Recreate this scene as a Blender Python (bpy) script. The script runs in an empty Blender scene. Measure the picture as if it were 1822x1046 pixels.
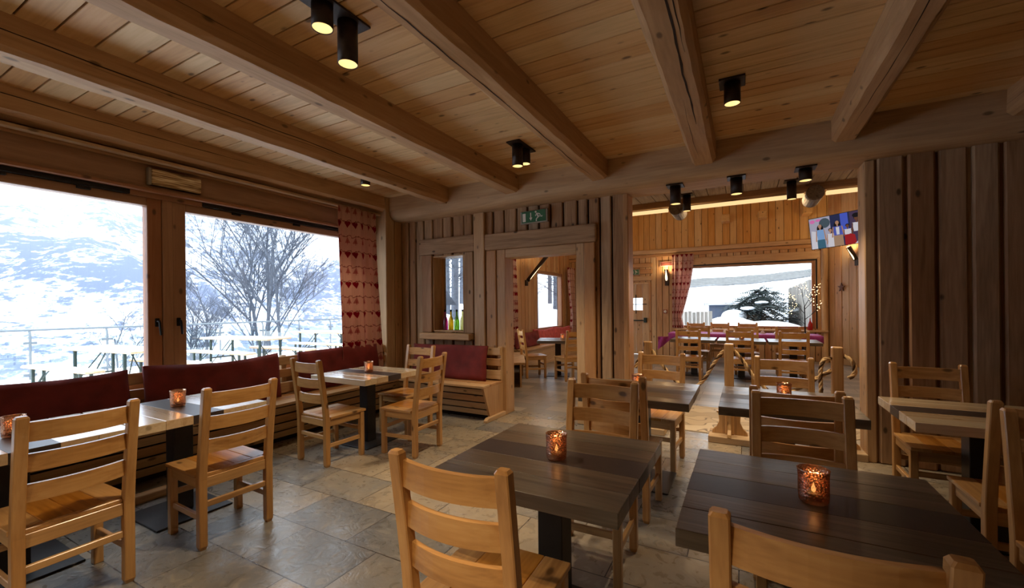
import bpy, bmesh, math, random
from mathutils import Vector, Matrix

scene = bpy.context.scene
COL = scene.collection
PI = math.pi
rad = math.radians

# ------------------------------------------------------------------ colour / node helpers
def s2l(c):
    c /= 255.0
    return c / 12.92 if c <= 0.04045 else ((c + 0.055) / 1.055) ** 2.4

def rgb(r, g, b):
    return (s2l(r), s2l(g), s2l(b), 1.0)

class Mat:
    def __init__(self, name):
        self.m = bpy.data.materials.new(name)
        self.m.use_nodes = True
        self.nt = self.m.node_tree
        self.nt.nodes.clear()
        self.out = self.nt.nodes.new('ShaderNodeOutputMaterial')

    def n(self, typ, ins=None, **props):
        nd = self.nt.nodes.new(typ)
        for k, v in props.items():
            setattr(nd, k, v)
        for k, v in (ins or {}).items():
            self.set(nd.inputs[k], v)
        return nd

    def set(self, sock, v):
        if isinstance(v, bpy.types.NodeSocket):
            self.nt.links.new(v, sock)
        elif isinstance(v, X):
            self.nt.links.new(v.s, sock)
        else:
            sock.default_value = v

    def math(self, op, a, b=0.0, c=0.0):
        nd = self.nt.nodes.new('ShaderNodeMath')
        nd.operation = op
        for i, v in enumerate((a, b, c)):
            if isinstance(v, X):
                v = v.s
            self.set(nd.inputs[i], v)
        return X(self, nd.outputs[0])

    def ramp(self, fac, stops, interp='LINEAR'):
        nd = self.nt.nodes.new('ShaderNodeValToRGB')
        nd.color_ramp.interpolation = interp
        els = nd.color_ramp.elements
        while len(els) < len(stops):
            els.new(0.5)
        for e, (p, c) in zip(els, stops):
            e.position = p
            e.color = c
        self.set(nd.inputs[0], fac)
        return nd.outputs[0]

    def mix(self, fac, a, b, mode='MIX'):
        nd = self.nt.nodes.new('ShaderNodeMix')
        nd.data_type = 'RGBA'
        nd.blend_type = mode
        self.set(nd.inputs[0], fac)
        self.set(nd.inputs[6], a)
        self.set(nd.inputs[7], b)
        return nd.outputs[2]

    def bsdf(self, **ins):
        nd = self.nt.nodes.new('ShaderNodeBsdfPrincipled')
        for k, v in ins.items():
            self.set(nd.inputs[k.replace('_', ' ')], v)
        self.nt.links.new(nd.outputs[0], self.out.inputs[0])
        return nd

class X:
    def __init__(self, m, s):
        self.m, self.s = m, s
    def __add__(self, o): return self.m.math('ADD', self, o)
    def __radd__(self, o): return self.m.math('ADD', self, o)
    def __sub__(self, o): return self.m.math('SUBTRACT', self, o)
    def __rsub__(self, o): return self.m.math('SUBTRACT', o, self)
    def __mul__(self, o): return self.m.math('MULTIPLY', self, o)
    def __rmul__(self, o): return self.m.math('MULTIPLY', self, o)
    def __truediv__(self, o): return self.m.math('DIVIDE', self, o)
    def lt(self, o): return self.m.math('LESS_THAN', self, o)
    def gt(self, o): return self.m.math('GREATER_THAN', self, o)
    def frac(self): return self.m.math('FRACT', self)
    def abs(self): return self.m.math('ABSOLUTE', self)
    def sin(self): return self.m.math('SINE', self)
    def step(self, a, b):
        nd = self.m.n('ShaderNodeMapRange', {0: self.s, 1: a, 2: b, 3: 0.0, 4: 1.0}, interpolation_type='SMOOTHSTEP')
        return X(self.m, nd.outputs[0])

def wood(name, dark, mid, light, axis='z', rough=0.5, var=0.22, knots=0.8, rings=0.5, crack=0.0, scale=1.0, coat=0.0, bump=0.12, grain=1.0):
    m = Mat(name)
    tc = m.n('ShaderNodeTexCoord')
    oi = m.n('ShaderNodeObjectInfo')
    geo = m.n('ShaderNodeNewGeometry')
    isl = X(m, geo.outputs['Random Per Island'])
    off = X(m, oi.outputs['Random']) * 31.0 + isl * 57.0
    cmb = m.n('ShaderNodeCombineXYZ', {0: off, 1: off * 0.7, 2: off * 1.3})
    add = m.n('ShaderNodeVectorMath', {0: tc.outputs['Object'], 1: cmb.outputs[0]}, operation='ADD')
    st = {'x': (0.07, 1, 1), 'y': (1, 0.07, 1), 'z': (1, 1, 0.07)}[axis]
    mp = m.n('ShaderNodeMapping', {'Vector': add.outputs[0], 'Scale': tuple(v * scale for v in st)})
    n1 = m.n('ShaderNodeTexNoise', {'Vector': mp.outputs[0], 'Scale': 9.0, 'Detail': 2.0, 'Distortion': 0.6})
    n2 = m.n('ShaderNodeTexNoise', {'Vector': mp.outputs[0], 'Scale': 75.0, 'Detail': 2.0})
    a = X(m, n1.outputs[0])
    g = (a * 34.0).sin() * 0.5 + 0.5
    f = 0.5 + ((a - 0.5) * (0.9 - 0.3 * rings) + (g - 0.5) * (0.3 * rings) + (X(m, n2.outputs[0]) - 0.5) * 0.45) * grain
    col = m.ramp(f, [(0.22, dark), (0.5, mid), (0.78, light)])
    # knots
    if knots > 0:
        st2 = {'x': (0.5, 1, 1), 'y': (1, 0.5, 1), 'z': (1, 1, 0.5)}[axis]
        mp2 = m.n('ShaderNodeMapping', {'Vector': add.outputs[0], 'Scale': st2})
        vo = m.n('ShaderNodeTexVoronoi', {'Vector': mp2.outputs[0], 'Scale': 8.0})
        kd = X(m, vo.outputs['Distance'])
        sep = m.n('ShaderNodeSeparateColor', {0: vo.outputs['Color']})
        on = X(m, sep.outputs[0]).gt(0.35)
        k = (1.0 - kd.step(0.07, 0.17)) * on * knots
        kc = tuple(c * 0.33 for c in dark[:3]) + (1,)
        col = m.mix(k.s, col, kc)
    # board-to-board variation
    v = isl * var + (1.0 - var * 0.5)
    hs = m.n('ShaderNodeHueSaturation', {'Hue': (isl * 0.016 + 0.492).s, 'Saturation': (1.12 - isl * 0.24).s, 'Value': v.s, 'Color': col})
    col = hs.outputs[0]
    if crack > 0:
        st3 = {'x': (0.05, 1, 1), 'y': (1, 0.05, 1), 'z': (1, 1, 0.05)}[axis]
        mp3 = m.n('ShaderNodeMapping', {'Vector': add.outputs[0], 'Scale': st3})
        n3 = m.n('ShaderNodeTexNoise', {'Vector': mp3.outputs[0], 'Scale': 3.2, 'Detail': 1.5})
        cr = (X(m, n3.outputs[0]) - 0.47).abs().lt(0.0055) * crack
        col = m.mix(cr.s, col, rgb(32, 20, 12))
    bp = m.n('ShaderNodeBump', {'Strength': bump, 'Distance': 0.004, 'Height': f.s})
    m.bsdf(Base_Color=col, Roughness=rough, Normal=bp.outputs[0], Coat_Weight=coat, Coat_Roughness=0.18)
    return m.m

def plain(name, col, rough=0.5, metal=0.0, noise=0.0, nscale=30.0, bump=0.0, **kw):
    m = Mat(name)
    c = col
    extra = {}
    if noise > 0 or bump > 0:
        tc = m.n('ShaderNodeTexCoord')
        nz = m.n('ShaderNodeTexNoise', {'Vector': tc.outputs['Object'], 'Scale': nscale, 'Detail': 3.0})
        if noise > 0:
            lo = tuple(x * (1 - noise) for x in col[:3]) + (1,)
            hi = tuple(min(1, x * (1 + noise)) for x in col[:3]) + (1,)
            c = m.ramp(nz.outputs[0], [(0.3, lo), (0.7, hi)])
        if bump > 0:
            bp = m.n('ShaderNodeBump', {'Strength': bump, 'Distance': 0.01, 'Height': nz.outputs[0]})
            extra['Normal'] = bp.outputs[0]
    m.bsdf(Base_Color=c, Roughness=rough, Metallic=metal, **extra, **kw)
    return m.m

def emit(name, col, strength):
    m = Mat(name)
    e = m.n('ShaderNodeEmission', {'Color': col, 'Strength': strength})
    m.nt.links.new(e.outputs[0], m.out.inputs[0])
    return m.m

def pane_glass(name, tint=(0.97, 0.985, 1.0, 1), refl=0.06):
    m = Mat(name)
    t = m.n('ShaderNodeBsdfTransparent', {'Color': tint})
    g = m.n('ShaderNodeBsdfGlossy', {'Color': (1, 1, 1, 1), 'Roughness': 0.02})
    fr = m.n('ShaderNodeLayerWeight', {'Blend': 0.25})
    k = X(m, fr.outputs['Fresnel']) * 0.5 + refl * 0.3
    mx = m.n('ShaderNodeMixShader', {0: k.s, 1: t.outputs[0], 2: g.outputs[0]})
    m.nt.links.new(mx.outputs[0], m.out.inputs[0])
    return m.m

# ------------------------------------------------------------------ geometry helpers
class G:
    def __init__(self):
        self.bm = bmesh.new()

    def _xf(self, v, M):
        return M @ Vector(v) if M is not None else Vector(v)

    def box(self, lo, hi, bev=0.0, seg=1, mat=0, M=None):
        x0, y0, z0 = lo
        x1, y1, z1 = hi
        P = [(x0, y0, z0), (x1, y0, z0), (x1, y1, z0), (x0, y1, z0), (x0, y0, z1), (x1, y0, z1), (x1, y1, z1), (x0, y1, z1)]
        return self.hexa(P, bev, seg, mat, M)

    def hexa(self, P, bev=0.0, seg=1, mat=0, M=None):
        bm = self.bm
        vs = [bm.verts.new(self._xf(p, M)) for p in P]
        fs = []
        for q in ((0, 3, 2, 1), (4, 5, 6, 7), (0, 1, 5, 4), (1, 2, 6, 5), (2, 3, 7, 6), (3, 0, 4, 7)):
            f = bm.faces.new([vs[i] for i in q])
            f.material_index = mat
            fs.append(f)
        if bev > 0:
            es = list({e for f in fs for e in f.edges})
            bmesh.ops.bevel(bm, geom=es, offset=bev, segments=seg, profile=0.5, affect='EDGES')
        return self

    def prism(self, poly, a, b, axis='x', mat=0, M=None, bev=0.0, seg=1):
        """extrude a 2-D polygon from a to b along an axis; poly lies in (y,z), (x,z) or (x,y)"""
        bm = self.bm
        def P(p, t):
            return {'x': (t, p[0], p[1]), 'y': (p[0], t, p[1]), 'z': (p[0], p[1], t)}[axis]
        A = [bm.verts.new(self._xf(P(p, a), M)) for p in poly]
        B = [bm.verts.new(self._xf(P(p, b), M)) for p in poly]
        n = len(poly)
        fs = [bm.faces.new(A), bm.faces.new(B[::-1])]
        for i in range(n):
            j = (i + 1) % n
            fs.append(bm.faces.new((A[j], A[i], B[i], B[j])))
        for f in fs:
            f.material_index = mat
        bmesh.ops.recalc_face_normals(bm, faces=fs)
        if bev > 0:
            es = list({e for f in fs for e in f.edges})
            bmesh.ops.bevel(bm, geom=es, offset=bev, segments=seg, profile=0.5, affect='EDGES')
        return self

    def tube(self, pts, r, n=8, mat=0, cap=True, M=None, smooth=True):
        bm = self.bm
        pts = [Vector(p) for p in pts]
        k = len(pts)
        rs = r if isinstance(r, (list, tuple)) else [r] * k
        rings = []
        up = None
        for i, p in enumerate(pts):
            d = (pts[min(i + 1, k - 1)] - pts[max(i - 1, 0)])
            if d.length < 1e-9:
                d = Vector((0, 0, 1))
            d.normalize()
            if up is None:
                up = Vector((0, 0, 1)) if abs(d.z) < 0.9 else Vector((1, 0, 0))
            a = d.cross(up)
            if a.length < 1e-6:
                a = d.cross(Vector((0, 1, 0)))
            a.normalize()
            b = d.cross(a).normalized()
            rings.append([bm.verts.new(self._xf(p + (a * math.cos(2 * PI * q / n) + b * math.sin(2 * PI * q / n)) * rs[i], M)) for q in range(n)])
        for i in range(k - 1):
            for q in range(n):
                w = (q + 1) % n
                f = bm.faces.new((rings[i][q], rings[i][w], rings[i + 1][w], rings[i + 1][q]))
                f.smooth = smooth
                f.material_index = mat
        if cap and n > 2:
            f = bm.faces.new(rings[0]); f.material_index = mat
            f = bm.faces.new(rings[-1][::-1]); f.material_index = mat
        return self

    def lathe(self, prof, n=24, mat=0, c=(0, 0, 0), M=None, smooth=True, close=False):
        bm = self.bm
        rings = []
        for r, z in prof:
            if r < 1e-6:
                rings.append([bm.verts.new(self._xf((c[0], c[1], c[2] + z), M))])
            else:
                rings.append([bm.verts.new(self._xf((c[0] + r * math.cos(2 * PI * q / n), c[1] + r * math.sin(2 * PI * q / n), c[2] + z), M)) for q in range(n)])
        for i in range(len(rings) - 1):
            A, B = rings[i], rings[i + 1]
            for q in range(n):
                w = (q + 1) % n
                if len(A) == 1 and len(B) == 1:
                    continue
                if len(A) == 1:
                    f = bm.faces.new((A[0], B[w], B[q]))
                elif len(B) == 1:
                    f = bm.faces.new((A[q], A[w], B[0]))
                else:
                    f = bm.faces.new((A[q], A[w], B[w], B[q]))
                f.smooth = smooth
                f.material_index = mat
        return self

    def ball(self, c, r, sub=1, mat=0, sc=(1, 1, 1)):
        M = Matrix.Translation(c) @ Matrix.Diagonal((r * sc[0], r * sc[1], r * sc[2], 1))
        g = bmesh.ops.create_icosphere(self.bm, subdivisions=sub, radius=1.0, matrix=M)
        for v in g['verts']:
            for f in v.link_faces:
                f.material_index = mat
                f.smooth = True
        return self

    def face(self, pts, mat=0, M=None):
        f = self.bm.faces.new([self.bm.verts.new(self._xf(p, M)) for p in pts])
        f.material_index = mat
        return self

    def grid(self, nu, nv, fn, mat=0, smooth=True, uv=None):
        bm = self.bm
        vs = [[bm.verts.new(fn(i / nu, j / nv)) for j in range(nv + 1)] for i in range(nu + 1)]
        lay = bm.loops.layers.uv.verify() if uv else None
        for i in range(nu):
            for j in range(nv):
                f = bm.faces.new((vs[i][j], vs[i + 1][j], vs[i + 1][j + 1], vs[i][j + 1]))
                f.smooth = smooth
                f.material_index = mat
                if uv:
                    for lp, (a, b) in zip(f.loops, ((i, j), (i + 1, j), (i + 1, j + 1), (i, j + 1))):
                        lp[lay].uv = uv(a / nu, b / nv)
        return self

def obj(name, g, mats, parent=None, loc=(0, 0, 0), rotz=0.0, kind=None):
    me = bpy.data.meshes.new(name)
    g.bm.normal_update()
    g.bm.to_mesh(me)
    g.bm.free()
    for m in (mats if isinstance(mats, (list, tuple)) else [mats]):
        me.materials.append(m)
    o = bpy.data.objects.new(name, me)
    COL.objects.link(o)
    o.location = loc
    o.rotation_euler = (0, 0, rotz)
    if parent is not None:
        o.parent = parent
    if kind:
        o['kind'] = kind
    return o

def tag(o, label, cat, group=None):
    o['label'] = label
    o['category'] = cat
    if group:
        o['group'] = group
    return o

def empty(name, loc, rotz=0.0, label=None, cat=None, group=None):
    o = bpy.data.objects.new(name, None)
    o.empty_display_size = 0.1
    COL.objects.link(o)
    o.location = loc
    o.rotation_euler = (0, 0, rotz)
    if label:
        tag(o, label, cat, group)
    return o

def dup(root, loc, rotz, label, group=None):
    def cp(o, parent):
        c = o.copy()
        COL.objects.link(c)
        if parent is not None:
            c.parent = parent
        for ch in list(o.children):
            cp(ch, c)
        return c
    r = cp(root, None)
    r.location = loc
    r.rotation_euler = (0, 0, rotz)
    r['label'] = label
    if group:
        r['group'] = group
    return r

def struct(name, g, mats, label=None, cat=None, **kw):
    o = obj(name, g, mats, kind='structure', **kw)
    if label:
        tag(o, label, cat)
    return o

# ------------------------------------------------------------------ materials
chair_c = (rgb(148, 100, 50), rgb(188, 138, 78), rgb(210, 164, 104))
wall_c = (rgb(122, 92, 64), rgb(164, 128, 93), rgb(188, 153, 116))
ceil_c = (rgb(170, 134, 92), rgb(206, 168, 118), rgb(222, 188, 142))
beam_c = (rgb(140, 110, 78), rgb(180, 145, 106), rgb(204, 171, 131))
frame_c = (rgb(128, 90, 64), rgb(160, 116, 84), rgb(178, 136, 104))
dark_c = (rgb(64, 54, 44), rgb(92, 80, 66), rgb(116, 102, 86))
lite_c = (rgb(182, 158, 124), rgb(214, 193, 160), rgb(230, 213, 184))
bench_c = (rgb(150, 112, 74), rgb(192, 152, 108), rgb(212, 176, 132))
honey_c = (rgb(176, 128, 68), rgb(210, 162, 94), rgb(224, 182, 118))
M = {}
for ax in 'xyz':
    M['chair_' + ax] = wood('pine_chair_' + ax, *chair_c, axis=ax, rough=0.36, var=0.16, knots=0.9, rings=0.4, coat=0.3, grain=0.85)
    M['wall_' + ax] = wood('plank_wall_' + ax, *wall_c, axis=ax, rough=0.7, var=0.26, knots=0.95, grain=0.85)
    M['beam_' + ax] = wood('hewn_beam_' + ax, *beam_c, axis=ax, rough=0.7, var=0.1, knots=0.75, scale=0.8, bump=0.3, grain=0.6)
    M['frame_' + ax] = wood('window_frame_' + ax, *frame_c, axis=ax, rough=0.45, var=0.1, knots=0.8, grain=0.5)
    M['bench_' + ax] = wood('bench_pine_' + ax, *bench_c, axis=ax, rough=0.5, var=0.18, knots=0.8, grain=0.6)
    M['honey_' + ax] = wood('honey_plank_' + ax, *honey_c, axis=ax, rough=0.6, var=0.1, knots=0.9, grain=0.6)
M['ceil_x'] = wood('ceiling_board_x', *ceil_c, axis='x', rough=0.6, var=0.16, knots=0.9, grain=0.55)
M['ceil_far'] = wood('grey_ceiling_board', rgb(140, 122, 108), rgb(176, 158, 142), rgb(196, 180, 164), axis='y', rough=0.7, var=0.22, knots=0.5)
M['table_dark'] = wood('stained_table', *dark_c, axis='x', rough=0.34, var=0.2, knots=0.5, rings=0.5, coat=0.2, bump=0.3, grain=1.0)
M['table_light'] = wood('light_table', *lite_c, axis='x', rough=0.26, var=0.14, knots=0.5, coat=1.0, grain=0.7, bump=0.05)
M['inlay'] = plain('dark_inlay', rgb(58, 46, 42), 0.42, noise=0.15)
M['steel'] = plain('dark_steel', rgb(52, 50, 52), 0.42, 0.6, noise=0.15, nscale=12)
M['gap'] = plain('dark_gap', rgb(44, 28, 18), 0.9)
M['black'] = plain('black_metal', rgb(24, 22, 22), 0.45, 0.3, noise=0.2)
M['bronze'] = plain('dark_bronze', rgb(52, 40, 34), 0.5, 0.5, noise=0.25, nscale=40)
M['red'] = plain('red_fabric', rgb(112, 34, 33), 0.8, noise=0.25, nscale=7, bump=0.25)
M['pink'] = plain('pink_fabric', rgb(196, 92, 96), 0.85, noise=0.2, nscale=14, bump=0.2)
M['purple'] = plain('purple_cloth', rgb(150, 52, 130), 0.8, noise=0.15)
M['white'] = plain('white_plastic', rgb(222, 218, 208), 0.4, noise=0.04)
M['grey_plastic'] = plain('grey_plastic', rgb(150, 142, 130), 0.5, noise=0.06)
M['green_sign'] = plain('green_sign', rgb(46, 104, 70), 0.4, noise=0.05)
M['wax'] = plain('wax', rgb(235, 220, 190), 0.5, noise=0.03, Subsurface_Weight=0.2)
M['flame'] = emit('flame', (1.0, 0.74, 0.36, 1), 7.0)
M['lamp_disc'] = emit('lamp_disc', (1.0, 0.78, 0.46, 1), 30.0)
M['lamp_inner'] = plain('lamp_inner_gold', rgb(232, 210, 172), 0.35, 0.3, noise=0.05)
M['glow'] = emit('sconce_glow', (1.0, 0.72, 0.38, 1), 4.0)
M['led'] = emit('led_strip', (1.0, 0.66, 0.30, 1), 1.15)
M['fairy'] = emit('fairy_bulb', (1.0, 0.72, 0.34, 1), 8.0)
M['pane'] = pane_glass('window_pane')
M['rail_glass'] = pane_glass('rail_glass', (0.93, 0.97, 0.97, 1), 0.1)
M['alu'] = plain('brushed_rail', rgb(98, 106, 112), 0.5, 0.2, noise=0.06)
M['green_metal'] = plain('green_metal_leg', rgb(22, 46, 42), 0.6, 0.0, noise=0.1)
M['bark'] = plain('haze_tinted_bark', rgb(75, 80, 90), 0.9, noise=0.25, nscale=20)  # cool grey tint puts the haze of distance into the bark colour
M['grey_wood'] = wood('weathered_board', rgb(104, 99, 92), rgb(140, 133, 124), rgb(162, 154, 144), axis='z', rough=0.8, var=0.3, knots=0.4)
M['slate'] = plain('slate_blue_wall', rgb(58, 66, 82), 0.8, noise=0.2, nscale=3)
M['conifer'] = plain('conifer_needles', rgb(56, 66, 64), 0.9, noise=0.35, nscale=9)
M['rope'] = plain('hemp_rope', rgb(220, 188, 138), 0.9, noise=0.2, nscale=60)
M['rope_dark'] = plain('hemp_rope_dark_strand', rgb(96, 70, 42), 0.9, noise=0.2, nscale=60)  # darker brown one of the twisted strands

def floor_mat():
    m = Mat('slate_tile_floor')
    tc = m.n('ShaderNodeTexCoord')
    mp = m.n('ShaderNodeMapping', {'Vector': tc.outputs['Object'], 'Location': (0.04, -0.235, 0)})
    br = m.n('ShaderNodeTexBrick', {'Vector': mp.outputs[0], 'Color1': (0, 0, 0, 1), 'Color2': (1, 1, 1, 1), 'Mortar': (0.5, 0.5, 0.5, 1),
             'Scale': 1.0, 'Mortar Size': 0.0035, 'Mortar Smooth': 0.1, 'Bias': 0.0, 'Brick Width': 0.63, 'Row Height': 0.40}, offset=0.42, squash=1.0)
    fac = X(m, m.n('ShaderNodeSeparateColor', {0: br.outputs['Color']}).outputs[0])
    cm = m.n('ShaderNodeCombineXYZ', {0: fac * 19.0, 1: fac * 7.0, 2: fac * 3.0})
    ad = m.n('ShaderNodeVectorMath', {0: tc.outputs['Object'], 1: cm.outputs[0]}, operation='ADD')
    n1 = m.n('ShaderNodeTexNoise', {'Vector': ad.outputs[0], 'Scale': 2.6, 'Detail': 5.0, 'Distortion': 0.8})
    n2 = m.n('ShaderNodeTexNoise', {'Vector': ad.outputs[0], 'Scale': 8.0, 'Detail': 5.0, 'Distortion': 2.2})
    t = fac * 0.55 + X(m, n1.outputs[0]) * 0.75 - 0.15
    c = m.ramp(t, [(0.2, rgb(108, 108, 108)), (0.42, rgb(130, 126, 119)), (0.62, rgb(150, 138, 120)), (0.82, rgb(168, 152, 128))])
    d = X(m, n2.outputs[0])
    c = m.mix((1.0 - d.step(0.3, 0.5)) * 0.3, c, rgb(100, 96, 92))
    c = m.mix(d.step(0.54, 0.68) * 0.25, c, rgb(186, 176, 160))
    c = m.mix(br.outputs['Fac'], c, rgb(62, 52, 44))
    h = d * 0.6 - X(m, br.outputs['Fac']) * 1.2
    bp = m.n('ShaderNodeBump', {'Strength': 0.5, 'Distance': 0.008, 'Height': h.s})
    rr = d * 0.28 + 0.16
    m.bsdf(Base_Color=c, Roughness=rr.s, Normal=bp.outputs[0])
    return m.m

def farfloor_mat():
    m = Mat('grey_plank_tile_floor')
    tc = m.n('ShaderNodeTexCoord')
    br = m.n('ShaderNodeTexBrick', {'Vector': tc.outputs['Object'], 'Color1': (0, 0, 0, 1), 'Color2': (1, 1, 1, 1), 'Mortar': (0.5, 0.5, 0.5, 1),
             'Scale': 1.0, 'Mortar Size': 0.004, 'Brick Width': 0.62, 'Row Height': 0.26}, offset=0.4)
    fac = X(m, m.n('ShaderNodeSeparateColor', {0: br.outputs['Color']}).outputs[0])
    n1 = m.n('ShaderNodeTexNoise', {'Vector': tc.outputs['Object'], 'Scale': 3.0, 'Detail': 4.0})
    t = fac * 0.6 + X(m, n1.outputs[0]) * 0.5
    c = m.ramp(t, [(0.2, rgb(118, 116, 114)), (0.55, rgb(146, 140, 134)), (0.9, rgb(172, 162, 150))])
    c = m.mix(br.outputs['Fac'], c, rgb(88, 82, 76))
    m.bsdf(Base_Color=c, Roughness=0.35)
    return m.m

def flag_mat():
    m = Mat('crazy_paving')
    tc = m.n('ShaderNodeTexCoord')
    nz = m.n('ShaderNodeTexNoise', {'Vector': tc.outputs['Object'], 'Scale': 2.0, 'Detail': 2.0})
    ad = m.n('ShaderNodeVectorMath', {0: tc.outputs['Object'], 1: nz.outputs['Color']}, operation='ADD')
    mp = m.n('ShaderNodeMapping', {'Vector': ad.outputs[0], 'Scale': (3.4, 4.6, 1)})
    v1 = m.n('ShaderNodeTexVoronoi', {'Vector': mp.outputs[0], 'Scale': 1.0}, feature='DISTANCE_TO_EDGE', voronoi_dimensions='2D')
    v2 = m.n('ShaderNodeTexVoronoi', {'Vector': mp.outputs[0], 'Scale': 1.0}, voronoi_dimensions='2D')
    r = X(m, m.n('ShaderNodeSeparateColor', {0: v2.outputs['Color']}).outputs[0])
    c = m.ramp(r, [(0.0, rgb(150, 132, 104)), (0.5, rgb(176, 156, 124)), (1.0, rgb(190, 174, 146))])
    e = 1.0 - X(m, v1.outputs['Distance']).step(0.015, 0.05)
    c = m.mix(e * 0.85, c, rgb(92, 74, 52))
    bp = m.n('ShaderNodeBump', {'Strength': 0.5, 'Distance': 0.01, 'Height': v1.outputs['Distance']})
    m.bsdf(Base_Color=c, Roughness=0.6, Normal=bp.outputs[0])
    return m.m

def curtain_mat(name='heart_curtain', base=rgb(206, 168, 148)):
    m = Mat(name)
    uvn = m.n('ShaderNodeUVMap')
    sp = m.n('ShaderNodeSeparateXYZ', {0: uvn.outputs[0]})
    u, v = X(m, sp.outputs[0]), X(m, sp.outputs[1])
    pu, pv = 0.15, 0.40
    x = ((u / pu).frac() - 0.5) * pu
    y = ((v / pv).frac() - 0.5) * pv
    hx = x / 0.040
    hy = y / 0.042 - 0.15
    ax_ = hx.abs() - 0.48
    ay_ = hy - 0.42
    lobes = (ax_ * ax_ + ay_ * ay_).lt(0.30)
    vee = hx.abs().lt((hy + 1.15) * 0.68) * hy.lt(0.55)
    heart = (lobes + vee).gt(0.5)
    y2 = ((v / pv + 0.5).frac() - 0.5) * pv
    tree = x.abs().lt((0.045 - y2) * 0.42) * y2.gt(-0.04) + x.abs().lt(0.005) * y2.gt(-0.06) * y2.lt(0.0)
    wob = (u * 42.0).sin() * 0.010 + (u * 97.0).sin() * 0.004
    g1 = ((v + wob) / 0.2 + 0.25).frac() - 0.5
    lines = g1.abs().lt(0.022)
    dots = (((u / 0.05).frac() - 0.5).abs().lt(0.12)) * (g1.abs().lt(0.06))
    nz = m.n('ShaderNodeTexNoise', {'Vector': uvn.outputs[0], 'Scale': 160.0, 'Detail': 1.0})
    b = m.mix((X(m, nz.outputs[0]) * 0.35).s, base, rgb(178, 112, 96))
    c = m.mix((tree * 0.75).s, b, rgb(150, 62, 58))
    c = m.mix((lines * 0.85).s, c, rgb(104, 44, 38))
    c = m.mix((dots * 0.6).s, c, rgb(120, 50, 40))
    c = m.mix(heart.s, c, rgb(132, 18, 34))
    d = m.n('ShaderNodeBsdfDiffuse', {'Color': c})
    t = m.n('ShaderNodeBsdfTranslucent', {'Color': m.mix(0.2, c, rgb(206, 96, 92))})
    mx = m.n('ShaderNodeMixShader', {0: 0.35, 1: d.outputs[0], 2: t.outputs[0]})
    m.nt.links.new(mx.outputs[0], m.out.inputs[0])
    return m.m

def snow_mat(name, c1, c2, scale=0.4):
    return plain(name, c1, 0.9, noise=0.06, nscale=scale, bump=0.3)

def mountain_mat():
    m = Mat('snowy_rock_haze_tint')
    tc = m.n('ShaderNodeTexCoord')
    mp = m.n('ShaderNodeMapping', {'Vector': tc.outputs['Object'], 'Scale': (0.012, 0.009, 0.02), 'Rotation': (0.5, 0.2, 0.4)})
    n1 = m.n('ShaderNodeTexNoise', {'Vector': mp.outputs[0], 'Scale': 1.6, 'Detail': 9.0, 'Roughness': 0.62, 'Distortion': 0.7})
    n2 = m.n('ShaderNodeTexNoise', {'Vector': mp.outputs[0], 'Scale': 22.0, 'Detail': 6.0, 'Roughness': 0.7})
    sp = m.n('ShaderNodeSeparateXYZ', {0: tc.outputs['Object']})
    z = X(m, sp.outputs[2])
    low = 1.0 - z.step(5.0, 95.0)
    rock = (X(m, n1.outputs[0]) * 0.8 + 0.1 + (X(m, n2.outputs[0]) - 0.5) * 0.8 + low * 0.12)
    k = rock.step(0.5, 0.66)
    c = m.mix(k.s, rgb(206, 210, 218), m.mix(low.s, rgb(124, 130, 146), rgb(93, 101, 120)))  # pale blue-grey tones put the distant haze into the rock colour
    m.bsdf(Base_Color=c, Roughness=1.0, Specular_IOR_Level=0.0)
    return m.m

M['floor'] = floor_mat()
M['floor_far'] = farfloor_mat()
M['flag'] = flag_mat()
M['curtain'] = curtain_mat()
M['curtain_red'] = curtain_mat('heart_curtain_red', rgb(218, 186, 176))
M['snow'] = snow_mat('snow', rgb(236, 240, 246), None)
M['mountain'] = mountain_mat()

def cup_mat():
    m = Mat('mercury_glass')
    tc = m.n('ShaderNodeTexCoord')
    vo = m.n('ShaderNodeTexVoronoi', {'Vector': tc.outputs['Object'], 'Scale': 130.0})
    t = m.n('ShaderNodeBsdfTransparent', {'Color': rgb(246, 218, 190)})
    bp = m.n('ShaderNodeBump', {'Strength': 0.6, 'Distance': 0.003, 'Height': vo.outputs['Distance']})
    g = m.n('ShaderNodeBsdfGlossy', {'Color': rgb(226, 190, 166), 'Roughness': 0.2, 'Normal': bp.outputs[0]})
    m2 = m.n('ShaderNodeMixShader', {0: 0.6, 1: t.outputs[0], 2: g.outputs[0]})
    m.nt.links.new(m2.outputs[0], m.out.inputs[0])
    return m.m
M['cup'] = cup_mat()

def bottle_mat(name, tint):
    m = Mat(name)
    t = m.n('ShaderNodeBsdfTransparent', {'Color': tint})
    g = m.n('ShaderNodeBsdfGlossy', {'Color': (1, 1, 1, 1), 'Roughness': 0.08})
    d = m.n('ShaderNodeBsdfTranslucent', {'Color': tint})
    m1 = m.n('ShaderNodeMixShader', {0: 0.35, 1: t.outputs[0], 2: d.outputs[0]})
    m2 = m.n('ShaderNodeMixShader', {0: 0.12, 1: m1.outputs[0], 2: g.outputs[0]})
    m.nt.links.new(m2.outputs[0], m.out.inputs[0])
    return m.m

# ------------------------------------------------------------------ camera
cam = bpy.data.cameras.new('camera')
cam.sensor_width = 36.0
cam.lens = 761.0 / 1822.0 * 36.0
cam.shift_y = 22.0 / 1822.0
cam.clip_end = 3000
co = bpy.data.objects.new('camera', cam)
COL.objects.link(co)
Rm = Matrix.Rotation(rad(28.55), 4, 'Z') @ Matrix.Rotation(PI / 2, 4, 'X') @ Matrix.Rotation(-0.0099, 4, 'Z')
co.matrix_world = Matrix.Translation((0, 0, 1.45)) @ Rm
scene.camera = co

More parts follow.
